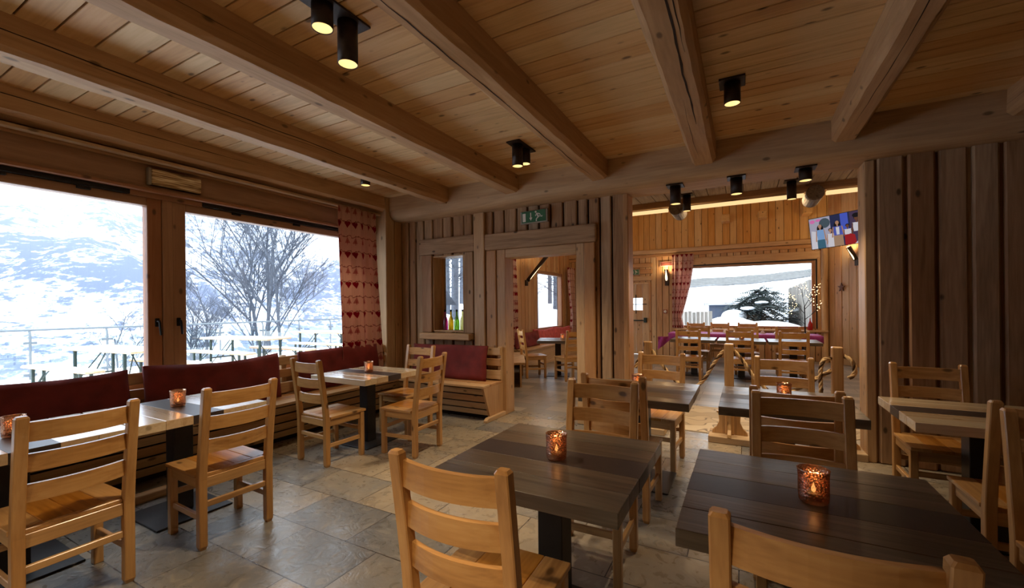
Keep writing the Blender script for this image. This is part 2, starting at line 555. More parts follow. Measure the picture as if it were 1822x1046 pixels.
CZ = 3.08          # main ceiling
HB = 2.745         # underside of the header beam
WX = -4.95         # glass plane of the window wall
BY = 5.0           # face of the back wall

# ------------------------------------------------------------------ planks
def planks(g, u0, u1, z0, z1, face, thick, wlo, whi, gap, holes, rng, place, mat=0, bev=0.006, jit=0.006):
    """vertical planks over [u0,u1]x[z0,z1]; place(lo,hi) maps (u,depth,z) boxes into the world"""
    cuts = sorted({u0, u1} | {h[0] for h in holes if u0 < h[0] < u1} | {h[1] for h in holes if u0 < h[1] < u1})
    for a, b in zip(cuts, cuts[1:]):
        n = max(1, round((b - a) / rng.uniform(wlo, whi)))
        ws = [rng.uniform(0.85, 1.15) for _ in range(n)]
        t = sum(ws)
        p = a
        for w in ws:
            q = p + (b - a) * w / t
            ivs = [(z0, z1)]
            for h in holes:
                if h[0] <= p + 1e-4 and h[1] >= q - 1e-4:
                    nv = []
                    for s, e in ivs:
                        if h[2] > s: nv.append((s, min(e, h[2])))
                        if h[3] < e: nv.append((max(s, h[3]), e))
                    ivs = nv
            d = rng.uniform(-jit, jit)
            for s, e in ivs:
                if e - s > 0.02:
                    place(g, (p + gap / 2, face + d, s), (q - gap / 2, face + thick, e), bev, mat)
            p = q

def place_y(sign=1, M=None):     # wall facing -Y at depth = y
    def f(g, lo, hi, bev, mat):
        g.box((lo[0], min(lo[1], hi[1]), lo[2]), (hi[0], max(lo[1], hi[1]), hi[2]), bev, 1, mat, M)
    return f

def slabs(g, u0, u1, z0, z1, d0, d1, holes, mat, axis='y', M=None):
    us = sorted({u0, u1} | {h[0] for h in holes} | {h[1] for h in holes})
    us = [u for u in us if u0 <= u <= u1]
    for a, b in zip(us, us[1:]):
        ivs = [(z0, z1)]
        for h in holes:
            if h[0] <= a + 1e-4 and h[1] >= b - 1e-4:
                nv = []
                for s, e in ivs:
                    if h[2] > s: nv.append((s, min(e, h[2])))
                    if h[3] < e: nv.append((max(s, h[3]), e))
                ivs = nv
        for s, e in ivs:
            if e - s > 1e-3:
                if axis == 'y':
                    g.box((a, d0, s), (b, d1, e), 0, 1, mat, M)
                else:
                    g.box((d0, a, s), (d1, b, e), 0, 1, mat, M)

R = random.Random(7)

# ------------------------------------------------------------------ shell: floors
g = G(); g.box((-5.1, -2.7, -0.12), (3.1, 5.25, 0.0))
struct('floor', g, M['floor'], 'grey and beige stone tile floor of the dining room', 'floor')
g = G(); g.box((-6.6, 5.25, -0.12), (5.2, 13.2, 0.0))
struct('floor_far', g, M['floor_far'], 'grey plank tile floor of the far room', 'floor')
g = G()
pts = []
for i in range(26):
    a = 2 * PI * i / 26
    pts.append((-0.35 + 1.55 * math.cos(a) * (1 + 0.08 * math.sin(3 * a)), 5.95 + 0.75 * math.sin(a) * (1 + 0.1 * math.cos(2 * a))))
g.prism(pts, 0.0005, 0.006, 'z')
struct('floor_threshold', g, M['flag'], 'crazy paving of flat beige stones behind the rope posts', 'floor')

# ------------------------------------------------------------------ shell: ceiling
g = G()
g.box((-5.3, -2.7, CZ + 0.022), (3.1, 5.3, CZ + 0.1), 0, 1, 1)
y = -2.7
while y < 5.1:
    w = R.uniform(0.115, 0.2)
    e = min(y + w, 5.2)
    g.box((-5.3, y + 0.0045, CZ + R.uniform(0, 0.002)), (3.1, e - 0.0045, CZ + 0.024), 0.003, 1, 0)
    y = e
struct('ceiling', g, [M['ceil_x'], M['gap']], 'pine board ceiling of the dining room', 'ceiling')

# joists and header
def hewn(x0, x1, z0, z1, ya, yb, bev, rng, axis='y', cracks=()):
    """a long squared timber with slightly uneven chamfered edges; cracks: (face, s0, wander, width, from, to)"""
    g = G()
    n = max(6, int(abs(yb - ya) / 0.12))
    prof = [(x0, z1), (x0, z0 + bev), (x0 + bev, z0), (x1 - bev, z0), (x1, z0 + bev), (x1, z1)]
    rings = []
    jj = [[0, 0] for _ in prof]
    for i in range(n + 1):
        t = ya + (yb - ya) * i / n
        ring = []
        for k, (a, b) in enumerate(prof):
            if 0 < k < 5:
                for q in (0, 1): jj[k][q] = max(-0.009, min(0.009, jj[k][q] * 0.85 + rng.uniform(-0.004, 0.004)))
            a2, b2 = a + jj[k][0], b + jj[k][1]
            ring.append(g.bm.verts.new((a2, t, b2) if axis == 'y' else (t, a2, b2)))
        rings.append(ring)
    m = len(prof)
    fs = []
    for i in range(n):
        for k in range(m):
            w = (k + 1) % m
            fs.append(g.bm.faces.new((rings[i][k], rings[i][w], rings[i + 1][w], rings[i + 1][k])))
    fs.append(g.bm.faces.new(rings[0])); fs.append(g.bm.faces.new(rings[-1][::-1]))
    bmesh.ops.recalc_face_normals(g.bm, faces=fs)
    for face, s0, wander, wd, f0, f1 in cracks:
        ka, kb, off = {'side': (4, 5, Vector((0.0015, 0, 0))), 'under': (2, 3, Vector((0, 0, -0.0015))), 'near': (1, 0, Vector((-0.0015, 0, 0)))}[face]
        sc, prev = s0, None
        i0, i1 = int(n * f0), int(n * f1)
        for i in range(i0, i1 + 1):
            sc = max(0.06, min(0.94, sc + rng.uniform(-wander, wander)))
            A, B = rings[i][ka].co, rings[i][kb].co
            L = (B - A).length
            e = min(1.0, (i - i0) / 5, (i1 - i) / 5)
            h = wd * (0.25 + 0.75 * e) * rng.uniform(0.6, 1.3) / L / 2
            cur = (g.bm.verts.new(A.lerp(B, sc - h) + off), g.bm.verts.new(A.lerp(B, sc + h) + off))
            if prev:
                f = g.bm.faces.new((prev[0], prev[1], cur[1], cur[0])); f.material_index = 1
            prev = cur
    return g

bl = ['squared ceiling beam along the window wall', 'second hewn ceiling beam out from the window wall', 'third hewn ceiling beam out from the window wall',
      'ceiling beam next to the twin spotlight, meeting the header over the wide doorway', 'split and cracked ceiling beam over the wide doorway',
      'rough ceiling beam meeting the header above the television side', 'last ceiling beam at the edge of view by the dark plank wall']
xs = [(-4.86, -4.65), (-3.74, -3.53), (-2.67, -2.46), (-1.54, -1.335), (-0.46, -0.235), (0.69, 0.885), (1.79, 2.0)]
CR = [[('side', 0.55, 0.012, 0.006, 0.0, 0.75)], [('side', 0.5, 0.02, 0.007, 0.0, 0.97), ('side', 0.3, 0.015, 0.003, 0.5, 0.8)], [('side', 0.35, 0.02, 0.003, 0.2, 0.6)],
      [('under', 0.45, 0.03, 0.008, 0.3, 0.98)], [('under', 0.62, 0.03, 0.016, 0.1, 0.86), ('under', 0.8, 0.03, 0.008, 0.4, 0.72), ('under', 0.4, 0.03, 0.004, 0.8, 0.98)],
      [('under', 0.55, 0.02, 0.005, 0.3, 0.95), ('near', 0.5, 0.02, 0.004, 0.2, 0.8)], [('near', 0.4, 0.02, 0.006, 0.3, 1.0)]]
for (a, b), l, cr in zip(xs, bl, CR):
    g = hewn(a, b, CZ - 0.21, CZ + 0.012, -2.7, 4.71 if a < -4.8 else 4.74, 0.035, R, 'y', cr)
    struct('ceiling_beam', g, [M['beam_y'], M['gap']], l, 'beam')
prof = [(4.72, CZ + 0.01), (4.72, 2.88), (4.735, 2.82), (4.77, 2.775), (4.83, 2.75), (4.9, HB), (5.24, HB), (5.24, CZ + 0.01)]
g = G()
n = 26
rings = []
for i in range(n + 1):
    t = -4.63 + (3.1 + 4.63) * i / n
    rings.append([g.bm.verts.new((t, yy + (R.uniform(-0.006, 0.006) if 0 < k < 6 else 0), zz + (R.uniform(-0.004, 0.004) if 0 < k < 5 else 0))) for k, (yy, zz) in enumerate(prof)])
for i in range(n):
    for k in range(len(prof)):
        w = (k + 1) % len(prof)
        f = g.bm.faces.new((rings[i][k], rings[i][w], rings[i + 1][w], rings[i + 1][k]))
        f.smooth = 1 <= k <= 4
g.bm.faces.new(rings[0]); g.bm.faces.new(rings[-1][::-1])
bmesh.ops.recalc_face_normals(g.bm, faces=g.bm.faces[:])
struct('ceiling_header_beam', g, M['beam_x'], 'long round-edged header beam over the back wall and wide doorway', 'beam')

# ------------------------------------------------------------------ shell: back wall with narrow window, doorway and wide opening
NW = (-4.05, -3.49, 1.09, 2.20)
DR = (-2.83, -1.795, 0.0, 2.12)
OP = (-1.2, 1.0, 0.0, HB + 0.03)
holes = [NW, DR, OP]
g = G()
planks(g, -4.66, 3.1, 0.0, HB + 0.02, BY, 0.05, 0.145, 0.19, 0.022, holes, R, place_y(), 0, 0.01, 0.01)
slabs(g, -5.0, 3.1, 0.0, HB + 0.02, BY + 0.045, BY + 0.17, holes, 1)
planks(g, -3.0, 3.1, 0.0, 3.06, BY + 0.20, 0.03, 0.14, 0.18, 0.01, holes, R, lambda g, lo, hi, b, m: g.box((lo[0], BY + 0.17, lo[2]), (hi[0], BY + 0.2, hi[2]), b, 1, m), 0, 0.004, 0)
struct('wall_back', g, [M['wall_z'], M['gap']], 'brown plank back wall with a doorway and a wide opening', 'wall')

# trims round the openings
g = G()
g.box((-4.27, 4.955, 2.225), (-3.29, 5.0, 2.455), 0.012, 2)
struct('trim_1', g, M['wall_x'], 'thick plank lintel over the narrow bottle window', 'trim')
g = G()
g.box((-4.2, 4.86, 0.985), (-3.32, 5.0, 1.075), 0.012, 2)
struct('trim_2', g, M['bench_x'], 'wooden ledge under the narrow bottle window', 'trim')
g = G()
g.box((-3.49, 4.965, 1.08), (-3.315, 5.0, 2.22), 0.01, 2)
g.box((-4.235, 4.97, 1.08), (-4.05, 5.0, 2.22), 0.01, 2)
struct('trim_3', g, M['wall_z'], 'side boards of the narrow bottle window', 'trim')
g = G()
g.box((-3.1, 4.93, 2.215), (-1.545, 5.0, 2.43), 0.014, 2)
struct('trim_4', g, M['wall_x'], 'heavy plank lintel over the doorway', 'trim')
g = G()
g.box((-3.29, 4.95, 0.0), (-3.12, 5.0, HB), 0.012, 2)
g.box((-3.1, 4.965, 0.0), (-2.947, 5.0, 2.214), 0.012, 2)
g.box((-1.708, 4.965, 0.0), (-1.57, 5.0, 2.214), 0.012, 2)
g.box((-2.945, 4.985, 0.0), (-2.812, 5.215, 2.214), 0.006, 1)
g.box((-1.813, 4.985, 0.0), (-1.71, 5.215, 2.214), 0.006, 1)
struct('trim_5', g, M['bench_z'], 'upright boards framing the doorway', 'trim')
g = G()
g.box((-2.811, 4.986, 2.10), (-1.814, 5.215, 2.214), 0.006, 1)
struct('trim_6', g, M['bench_x'], 'head board of the doorway', 'trim')
g = G()
g.box((0.965, 4.96, 0.0), (1.04, 5.22, HB - 0.002), 0.008, 1)
g.box((-1.235, 4.985, 0.0), (-1.175, 5.22, HB - 0.002), 0.008, 1)
struct('trim_7', g, M['bench_z'], 'pale jamb boards of the wide opening', 'trim')
g = G()
planks(g, 1.045, 3.1, 0.0, HB + 0.03, BY - 0.045, 0.05, 0.175, 0.215, 0.026, [], R, place_y(), 0, 0.014, 0.012)
struct('trim_8', g, M['wall_z'], 'rough half-round wall planks beside the wide opening', 'wall cladding')

# narrow window
w = empty('window_3', (0, 0, 0)); w['kind'] = 'structure'; tag(w, 'narrow window with bottles on its sill', 'window')
g = G()
for lo, hi in (((NW[0], 5.0, NW[2]), (NW[0] + 0.02, 5.24, NW[3])), ((NW[1] - 0.02, 5.0, NW[2]), (NW[1], 5.24, NW[3])),
               ((NW[0], 5.0, NW[3] - 0.02), (NW[1], 5.24, NW[3])), ((NW[0], 5.0, NW[2]), (NW[1], 5.24, NW[2] + 0.02)),
               ((NW[0], 5.19, NW[2]), (NW[0] + 0.06, 5.24, NW[3])), ((NW[1] - 0.045, 5.19, NW[2]), (NW[1], 5.24, NW[3]))):
    g.box(lo, hi, 0.003)
obj('frame', g, M['bench_z'], w)
g = G(); g.box((NW[0] + 0.03, 5.212, NW[2] + 0.02), (NW[1] - 0.03, 5.218, NW[3] - 0.02))
obj('pane', g, M['pane'], w)

# corner post
g = G()
g.box((-4.885, 4.65, 0), (-4.635, 4.83, CZ), 0.015, 2)
g.box((-4.885, 4.84, 0), (-4.632, 4.985, CZ), 0.012, 2)
struct('corner_post_column', g, M['beam_z'], 'squared corner column at the end of the window wall', 'column')

# ------------------------------------------------------------------ shell: window wall
g = G()
place_x = lambda g, lo, hi, b, m: g.box((lo[1], lo[0], lo[2]), (hi[1], hi[0], hi[2]), b, 1, m)
g.box((-5.08, -2.7, 0), (-4.86, 4.66, 0.66), 0, 1, 0)
g.box((-5.08, -2.7, 2.5), (-4.87, 4.66, CZ), 0, 1, 0)
g.box((-5.08, 4.5, 0), (-4.9, 5.25, CZ), 0, 1, 0)
g.box((-5.08, -2.7, 0.6), (-4.88, -2.3, CZ), 0, 1, 0)
struct('wall_left', g, M['frame_y'], 'window wall with a broad brown lintel board', 'wall')
g = G()
g.box((-4.885, -2.7, 2.585), (-4.86, 4.65, 2.80), 0.004, 1)
g.box((-4.9, -2.7, 2.545), (-4.815, 4.65, 2.58), 0.008, 2)
struct('trim_9', g, M['frame_y'], 'lintel board with a ledge above the big windows', 'trim')
g = G()
g.box((-4.9, -2.7, 0.655), (-4.78, 4.6, 0.70), 0.006, 1)
struct('window_sill', g, M['frame_y'], 'long wooden sill under the big windows', 'sill')
# curtain rail
g = G()
g.box((-4.76, -2.7, 2.80), (-4.70, 4.62, 2.83), 0.005, 1)
g.box((-4.855, -2.7, 2.795), (-4.80, 4.62, 2.86), 0.005, 1)
struct('trim_10', g, M['beam_y'], 'wooden curtain track under the window beam', 'curtain track')

def big_window(name, ya, yb, stile_a, stile_b, label, handle_y):
    w = empty(name, (0, 0, 0)); w['kind'] = 'structure'; tag(w, label, 'window')
    g = G()
    z0, z1 = 0.66, 2.53
    g.box((WX - 0.05, ya, z0), (WX + 0.05, ya + stile_a, z1), 0.006)
    g.box((WX - 0.05, yb - stile_b, z0), (WX + 0.05, yb, z1), 0.006)
    obj('frame', g, M['frame_z'], w)
    g = G()
    g.box((WX - 0.05, ya + stile_a, 2.425), (WX + 0.05, yb - stile_b, z1), 0.006)
    g.box((WX - 0.05, ya + stile_a, z0), (WX + 0.05, yb - stile_b, 0.78), 0.006)
    obj('rail', g, M['frame_y'], w)
    g = G(); g.box((WX - 0.004, ya + stile_a - 0.01, 0.77), (WX + 0.004, yb - stile_b + 0.01, 2.435))
    obj('pane', g, M['pane'], w)
    g = G()
    g.box((WX + 0.045, ya + 0.25, 2.50), (WX + 0.085, yb - 0.25, 2.545), 0.004)
    c = (ya + yb) / 2
    for q in (ya + 0.55, c, yb - 0.6):
        g.box((WX + 0.05, q, 2.475), (WX + 0.075, q + 0.09, 2.51), 0.004)
    obj('track', g, M['black'], w)
    if handle_y:
        g = G()
        g.box((WX + 0.05, handle_y - 0.018, 1.29), (WX + 0.062, handle_y + 0.018, 1.37), 0.006, 2)
        g.tube([(WX + 0.06, handle_y, 1.34), (WX + 0.1, handle_y, 1.34), (WX + 0.103, handle_y, 1.33), (WX + 0.1, handle_y + 0.01, 1.21)], [0.011, 0.011, 0.011, 0.009], 8)
        obj('handle', g, M['black'], w)
    return w
big_window('window_1', -0.15, 2.0, 0.115, 0.115, 'large window onto the snowy mountain, nearest the camera', 1.955)
big_window('window_2', 2.085, 4.62, 0.115, 0.12, 'large window beside the heart curtain', 2.13)
big_window('window_4', -2.3, -0.22, 0.115, 0.115, 'added third large window behind the camera', None)  # unseen window, added to let in more daylight
g = G(); g.box((-5.0, 2.0, 0.66), (-4.885, 2.085, 2.53), 0.006); g.box((-5.0, -0.22, 0.66), (-4.885, -0.15, 2.53), 0.006)
struct('window_mullion_post', g, M['frame_z'], 'centre post between the two big windows', 'post')

# ------------------------------------------------------------------ shell: unseen sides of the dining room
g = G()
planks(g, -2.7, 5.0, 0, CZ, 3.1, 0.05, 0.16, 0.2, 0.02, [], R, lambda g, lo, hi, b, m: g.box((3.05, lo[0], lo[2]), (3.1, hi[0], hi[2]), b, 1, m), 0, 0.006, 0)
g.box((3.1, -2.75, 0), (3.25, 5.3, CZ + 0.1), 0, 1, 1)
struct('wall_right', g, [M['wall_z'], M['gap']], 'plank wall on the side away from the windows', 'wall')
g = G()
planks(g, -5.0, 3.1, 0, CZ, -2.7, 0.05, 0.16, 0.2, 0.02, [], R, lambda g, lo, hi, b, m: g.box((lo[0], -2.75, lo[2]), (hi[0], -2.7, hi[2]), b, 1, m), 0, 0.006, 0)
g.box((-5.1, -2.85, 0), (3.25, -2.75, CZ + 0.1), 0, 1, 1)
struct('wall_front', g, [M['wall_z'], M['gap']], 'plank wall behind the camera', 'wall')

# ------------------------------------------------------------------ far room shell
YE = 12.9
FT = 4.9
EW = (-1.75, 1.53, 0.82, 2.55)        # big end window
ED = (-3.45, -2.40, 0.0, 2.12)        # end door
g = G()
planks(g, -5.0, 1.82, 0.0, 2.93, YE, 0.05, 0.15, 0.2, 0.012, [EW, ED], R, place_y(), 0, 0.01, 0.008)
slabs(g, -5.1, 1.95, 0.0, 2.95, YE + 0.045, YE + 0.2, [EW, ED], 1)
struct('wall_far', g, [M['bench_z'], M['gap']], 'plank end wall of the far room', 'wall')
g = G()
planks(g, -5.0, 1.95, 2.95, FT, YE - 0.01, 0.05, 0.13, 0.2, 0.008, [], R, place_y(), 0, 0.006, 0.004)
g.box((-5.1, YE + 0.04, 2.95), (2.2, YE + 0.2, FT), 0, 1, 1)
struct('wall_gable', g, [M['honey_z'], M['gap']], 'lamp-lit honey plank gable above the far window', 'wall')
g = G()
g.box((-5.0, YE - 0.09, 2.93), (1.95, YE, 3.05), 0.02, 2)
g.box((-5.0, YE - 0.06, 2.83), (1.95, YE, 2.92), 0.012, 2)
struct('trim_11', g, M['bench_x'], 'moulded beam across the far end wall', 'trim')
g = G()
g.box((EW[0], YE - 0.03, EW[3]), (EW[1] + 0.17, YE, EW[3] + 0.2), 0.01, 2)
g.box((-3.6, YE - 0.04, 2.55), (-2.35, YE, 2.68), 0.02, 2)
g.box((-3.6, YE - 0.04, 2.36), (-2.35, YE, 2.5), 0.02, 2)
g.box((-3.6, YE - 0.04, 2.16), (-2.35, YE, 2.3), 0.02, 2)
struct('trim_12', g, M['bench_x'], 'horizontal boards over the far window and door', 'trim')
g = G()
g.tube([(1.72, YE - 0.05, 0), (1.72, YE - 0.05, 2.9)], 0.07, 12)
g.box((1.58, YE - 0.04, 0.6), (1.66, YE, EW[3] + 0.02), 0.01, 2)
struct('trim_13', g, M['bench_z'], 'round corner post beside the far window', 'trim')
w = empty('window_5', (0, 0, 0)); w['kind'] = 'structure'; tag(w, 'wide far window onto a snowy slope', 'window')
g = G()
g.box((EW[0], YE + 0.02, EW[2]), (EW[0] + 0.09, YE + 0.12, EW[3]), 0.005)
g.box((EW[1] - 0.06, YE + 0.02, EW[2]), (EW[1] + 0.05, YE + 0.12, EW[3]), 0.005)
obj('frame', g, M['frame_z'], w)
g = G()
g.box((EW[0] + 0.09, YE + 0.02, EW[3] - 0.09), (EW[1] - 0.06, YE + 0.12, EW[3]), 0.005)
g.box((EW[0] + 0.09, YE + 0.02, EW[2]), (EW[1] - 0.06, YE + 0.12, EW[2] + 0.05), 0.005)
obj('rail', g, M['frame_x'], w)
g = G(); g.box((EW[0] + 0.05, YE + 0.07, EW[2] + 0.03), (EW[1] - 0.03, YE + 0.076, EW[3] - 0.05))
obj('pane', g, M['pane'], w)
g = G()
g.box((EW[0], YE - 0.012, EW[3] - 0.03), (EW[1] + 0.05, YE + 0.03, EW[3] + 0.005), 0.003)
g.box((EW[1] + 0.02, YE - 0.012, EW[2]), (EW[1] + 0.05, YE + 0.03, EW[3]), 0.003)
obj('track', g, M['black'], w)
g = G(); g.box((EW[0] - 0.05, YE - 0.16, 0.74), (EW[1] + 0.25, YE + 0.02, 0.785), 0.008, 2)
struct('window_sill_far', g, M['bench_x'], 'wooden sill under the far window', 'sill')
# end door
d = empty('door_1', (0, 0, 0)); d['kind'] = 'structure'; tag(d, 'plank door with a barred pane at the far end', 'door')
g = G()
dx = (ED[1] - ED[0] - 0.12) / 5
for i in range(5):
    z0, z1 = 0.01, 2.06
    a = ED[0] + 0.06 + i * dx
    if i in (2, 3):
        g.box((a, YE + 0.02, z0), (a + dx - 0.006, YE + 0.07, 1.30), 0.004)
        g.box((a, YE + 0.02, 1.66), (a + dx - 0.006, YE + 0.07, z1), 0.004)
    else:
        g.box((a, YE + 0.02, z0), (a + dx - 0.006, YE + 0.07, z1), 0.004)
obj('leaf', g, M['bench_z'], d)
g = G()
g.box((ED[0], YE - 0.02, 0), (ED[0] + 0.06, YE + 0.1, 2.12), 0.004)
g.box((ED[1] - 0.06, YE - 0.02, 0), (ED[1], YE + 0.1, 2.12), 0.004)
g.box((ED[0] + 0.06, YE - 0.02, 2.06), (ED[1] - 0.06, YE + 0.1, 2.12), 0.004)
obj('frame', g, M['bench_z'], d)
a = ED[0] + 0.06 + 2 * dx
g = G(); g.box((a, YE + 0.05, 1.30), (a + 2 * dx - 0.006, YE + 0.056, 1.66))
obj('pane', g, M['pane'], d)
g = G()
g.box((a - 0.06, YE + 0.0, 1.465), (a + 2 * dx + 0.12, YE + 0.016, 1.487)); g.box((a + dx - 0.012, YE - 0.004, 1.2), (a + dx + 0.012, YE + 0.012, 1.76))
obj('grille', g, M['black'], d)
g = G()
g.tube([(ED[0] + 0.12, YE - 0.05, 1.0), (ED[1] - 0.16, YE - 0.05, 1.0)], 0.018, 8)
g.box((ED[1] - 0.2, YE - 0.08, 0.94), (ED[1] - 0.12, YE + 0.03, 1.08), 0.01, 2)
g.box((ED[0] + 0.08, YE - 0.08, 0.94), (ED[0] + 0.14, YE + 0.03, 1.08), 0.01, 2)
obj('panic_bar', g, M['green_metal'], d)

# angled wall beside the end wall, then the side wall
def wall_between(name, p, q, z1, mats, label, holes=(), wl=0.15, wh=0.2, gap=0.012, back=True):
    L = math.hypot(q[0] - p[0], q[1] - p[1])
    a = math.atan2(q[1] - p[1], q[0] - p[0])
    Mx = Matrix.Translation((p[0], p[1], 0)) @ Matrix.Rotation(a, 4, 'Z')
    g = G()
    planks(g, 0, L, 0, z1, 0, 0.05, wl, wh, gap, list(holes), R, lambda g, lo, hi, b, m: g.box((lo[0], lo[1], lo[2]), (hi[0], hi[1], hi[2]), b, 1, m, Mx), 0, 0.008, 0.006)
    slabs(g, 0, L, 0, z1, 0.045, 0.2, list(holes), 1, M=Mx)
    return struct(name, g, mats, label, 'wall'), Mx
wall_between('wall_angled', (1.80, 12.88), (2.32, 12.0), FT, [M['bench_z'], M['gap']], 'plank wall set at an angle beside the far window')
wall_between('wall_side_far', (2.32, 12.0), (2.32, 5.2), FT, [M['bench_z'], M['gap']], 'plank side wall of the far room')
# left side: angled piece then straight wall with a window (faces +X, so run from far to near)
SW = (12.9 - 12.3, 12.9 - 10.42, 0.77, 2.42)
_, Mleft = wall_between('wall_bay', (-4.9, 8.55), (-4.9, 12.9), FT, [M['bench_z'], M['gap']], 'plank wall of the far room with the snow window', [(10.42 - 8.55, 12.3 - 8.55, 0.77, 2.42)])
_, Mbay = wall_between('wall_bay_angled', (-3.12, 5.2), (-4.9, 8.55), FT, [M['bench_z'], M['gap']], 'angled plank wall beyond the doorway', [(2.0, 3.35, 0.75, 2.42)])
def side_window(name, Mx, u0, u1, label):
    w = empty(name, (0, 0, 0)); w['kind'] = 'structure'; tag(w, label, 'window')
    g = G()
    for lo, hi in (((u0, 0.02, 0.77), (u0 + 0.08, 0.14, 2.42)), ((u1 - 0.08, 0.02, 0.77), (u1, 0.14, 2.42)), ((u0, 0.02, 2.34), (u1, 0.14, 2.42)), ((u0, 0.02, 0.77), (u1, 0.14, 0.85))):
        g.box(lo, hi, 0.004, 1, 0, Mx)
    obj('frame', g, M['frame_z'], w)
    g = G(); g.box((u0 + 0.06, 0.09, 0.83), (u1 - 0.06, 0.096, 2.36), 0, 1, 0, Mx)
    obj('pane', g, M['pane'], w)
side_window('window_6', Mleft, 10.42 - 8.55, 12.3 - 8.55, 'side window seen through the doorway, snow outside')
side_window('window_7', Mbay, 2.0, 3.35, 'window in the angled wall beyond the doorway')

# ceilings of the far room
g = G()
g.box((-5.2, 5.25, 3.075), (3.0, 7.15, 3.16), 0, 1, 1)
x = -5.2
while x < 3.0:
    w = R.uniform(0.16, 0.24)
    g.box((x + 0.004, 5.24, 3.06), (min(x + w, 3.0) - 0.004, 7.08, 3.078), 0.004)
    x += w
struct('ceiling_low', g, [M['ceil_far'], M['gap']], 'greyed low board ceiling just behind the header beam', 'ceiling')
g = G()
x = -6.0
while x < 3.5:
    w = R.uniform(0.14, 0.2)
    g.box((x + 0.003, 7.0, FT), (min(x + w, 3.5) - 0.003, 13.1, FT + 0.03), 0.003)
    x += w
g.box((-6.6, 6.95, FT + 0.03), (4.2, 13.2, FT + 0.1), 0, 1, 1)
g.box((-5.2, 7.12, 3.08), (3.0, 7.18, FT + 0.05), 0, 1, 1)
struct('ceiling_high', g, [M['honey_y'], M['gap']], 'high board ceiling of the far room', 'ceiling')
g = hewn(6.98, 7.12, 2.965, 3.075, -4.2, 2.3, 0.02, R, 'x')
struct('ceiling_cross_beam', g, M['beam_x'], 'slim cross beam with a glowing strip behind the header', 'beam')
logend = wood('log_end_grain', rgb(104, 92, 80), rgb(136, 124, 110), rgb(152, 142, 128), axis='y', rough=0.8, var=0.05, knots=0.0, rings=1.0, crack=0.9, scale=2.0)
for i, xx in enumerate((-0.91, 0.84)):
    g = G()
    g.lathe([(0, 0), (0.098, 0.0), (0.104, 0.006), (0.104, 0.5), (0, 0.5)], 20, 0, smooth=False, M=Matrix.Translation((xx, 6.93, 2.925)) @ Matrix.Rotation(-PI / 2, 4, 'X'))
    struct('ceiling_log_end_beam', g, logend, ['sawn log end under the cross beam near the wall end', 'sawn log end under the cross beam near the television'][i], 'beam')
for i, xx in enumerate((-0.42, 0.42, 1.35)):
    g = G(); g.box((xx - 0.1, YE - 0.45, 3.62), (xx + 0.1, YE - 0.012, 3.80), 0.02, 2)
    struct('ceiling_bracket_beam', g, M['honey_y'], ['first', 'second', 'third'][i] + ' short purlin end on the honey plank gable', 'beam')

# light strip thing
t = empty('light_strip', (0, 0, 0), 0, 'glowing warm light strip along the slim cross beam', 'light strip')
for a, b in ((-4.2, -1.04), (-0.79, 0.72), (0.97, 2.3)):
    g = G(); g.box((a, 6.995, 2.905), (b, 7.09, 2.95), 0.003)
    obj('diffuser', g, M['led'], t)
    g = G(); g.box((a, 6.985, 2.945), (b, 6.994, 2.957), 0.001)
    obj('profile', g, M['beam_x'], t)

for xx in (-3.4, -2.2, -1.2, -0.3, 0.5, 1.3):
    l = bpy.data.lights.new('strip_glow', 'POINT'); l.energy = 19; l.color = (1.0, 0.78, 0.48); l.shadow_soft_size = 0.02
    lo = bpy.data.objects.new('strip_glow', l); COL.objects.link(lo); lo.parent = t; lo.location = (xx, 7.25, 3.02)

# ------------------------------------------------------------------ chairs
def slat_geo(z, h, y_end, bow, x0=-0.178, x1=0.178, th=0.02, n=10):
    g = G()
    pr = []
    for i in range(n + 1):
        s = i / n
        x = x0 + (x1 - x0) * s
        y = y_end - bow * (1 - (2 * s - 1) ** 2)
        pr.append((x, y))
    poly = [(x, y - th / 2) for x, y in pr] + [(x, y + th / 2) for x, y in pr[::-1]]
    g.prism(poly, z - h / 2, z + h / 2, 'z', 0)
    return g

def post_y(z):     # y of the back post axis at height z
    if z < 0.42: return -0.195
    return -0.195 - 0.075 * ((z - 0.42) / 0.56) ** 1.15

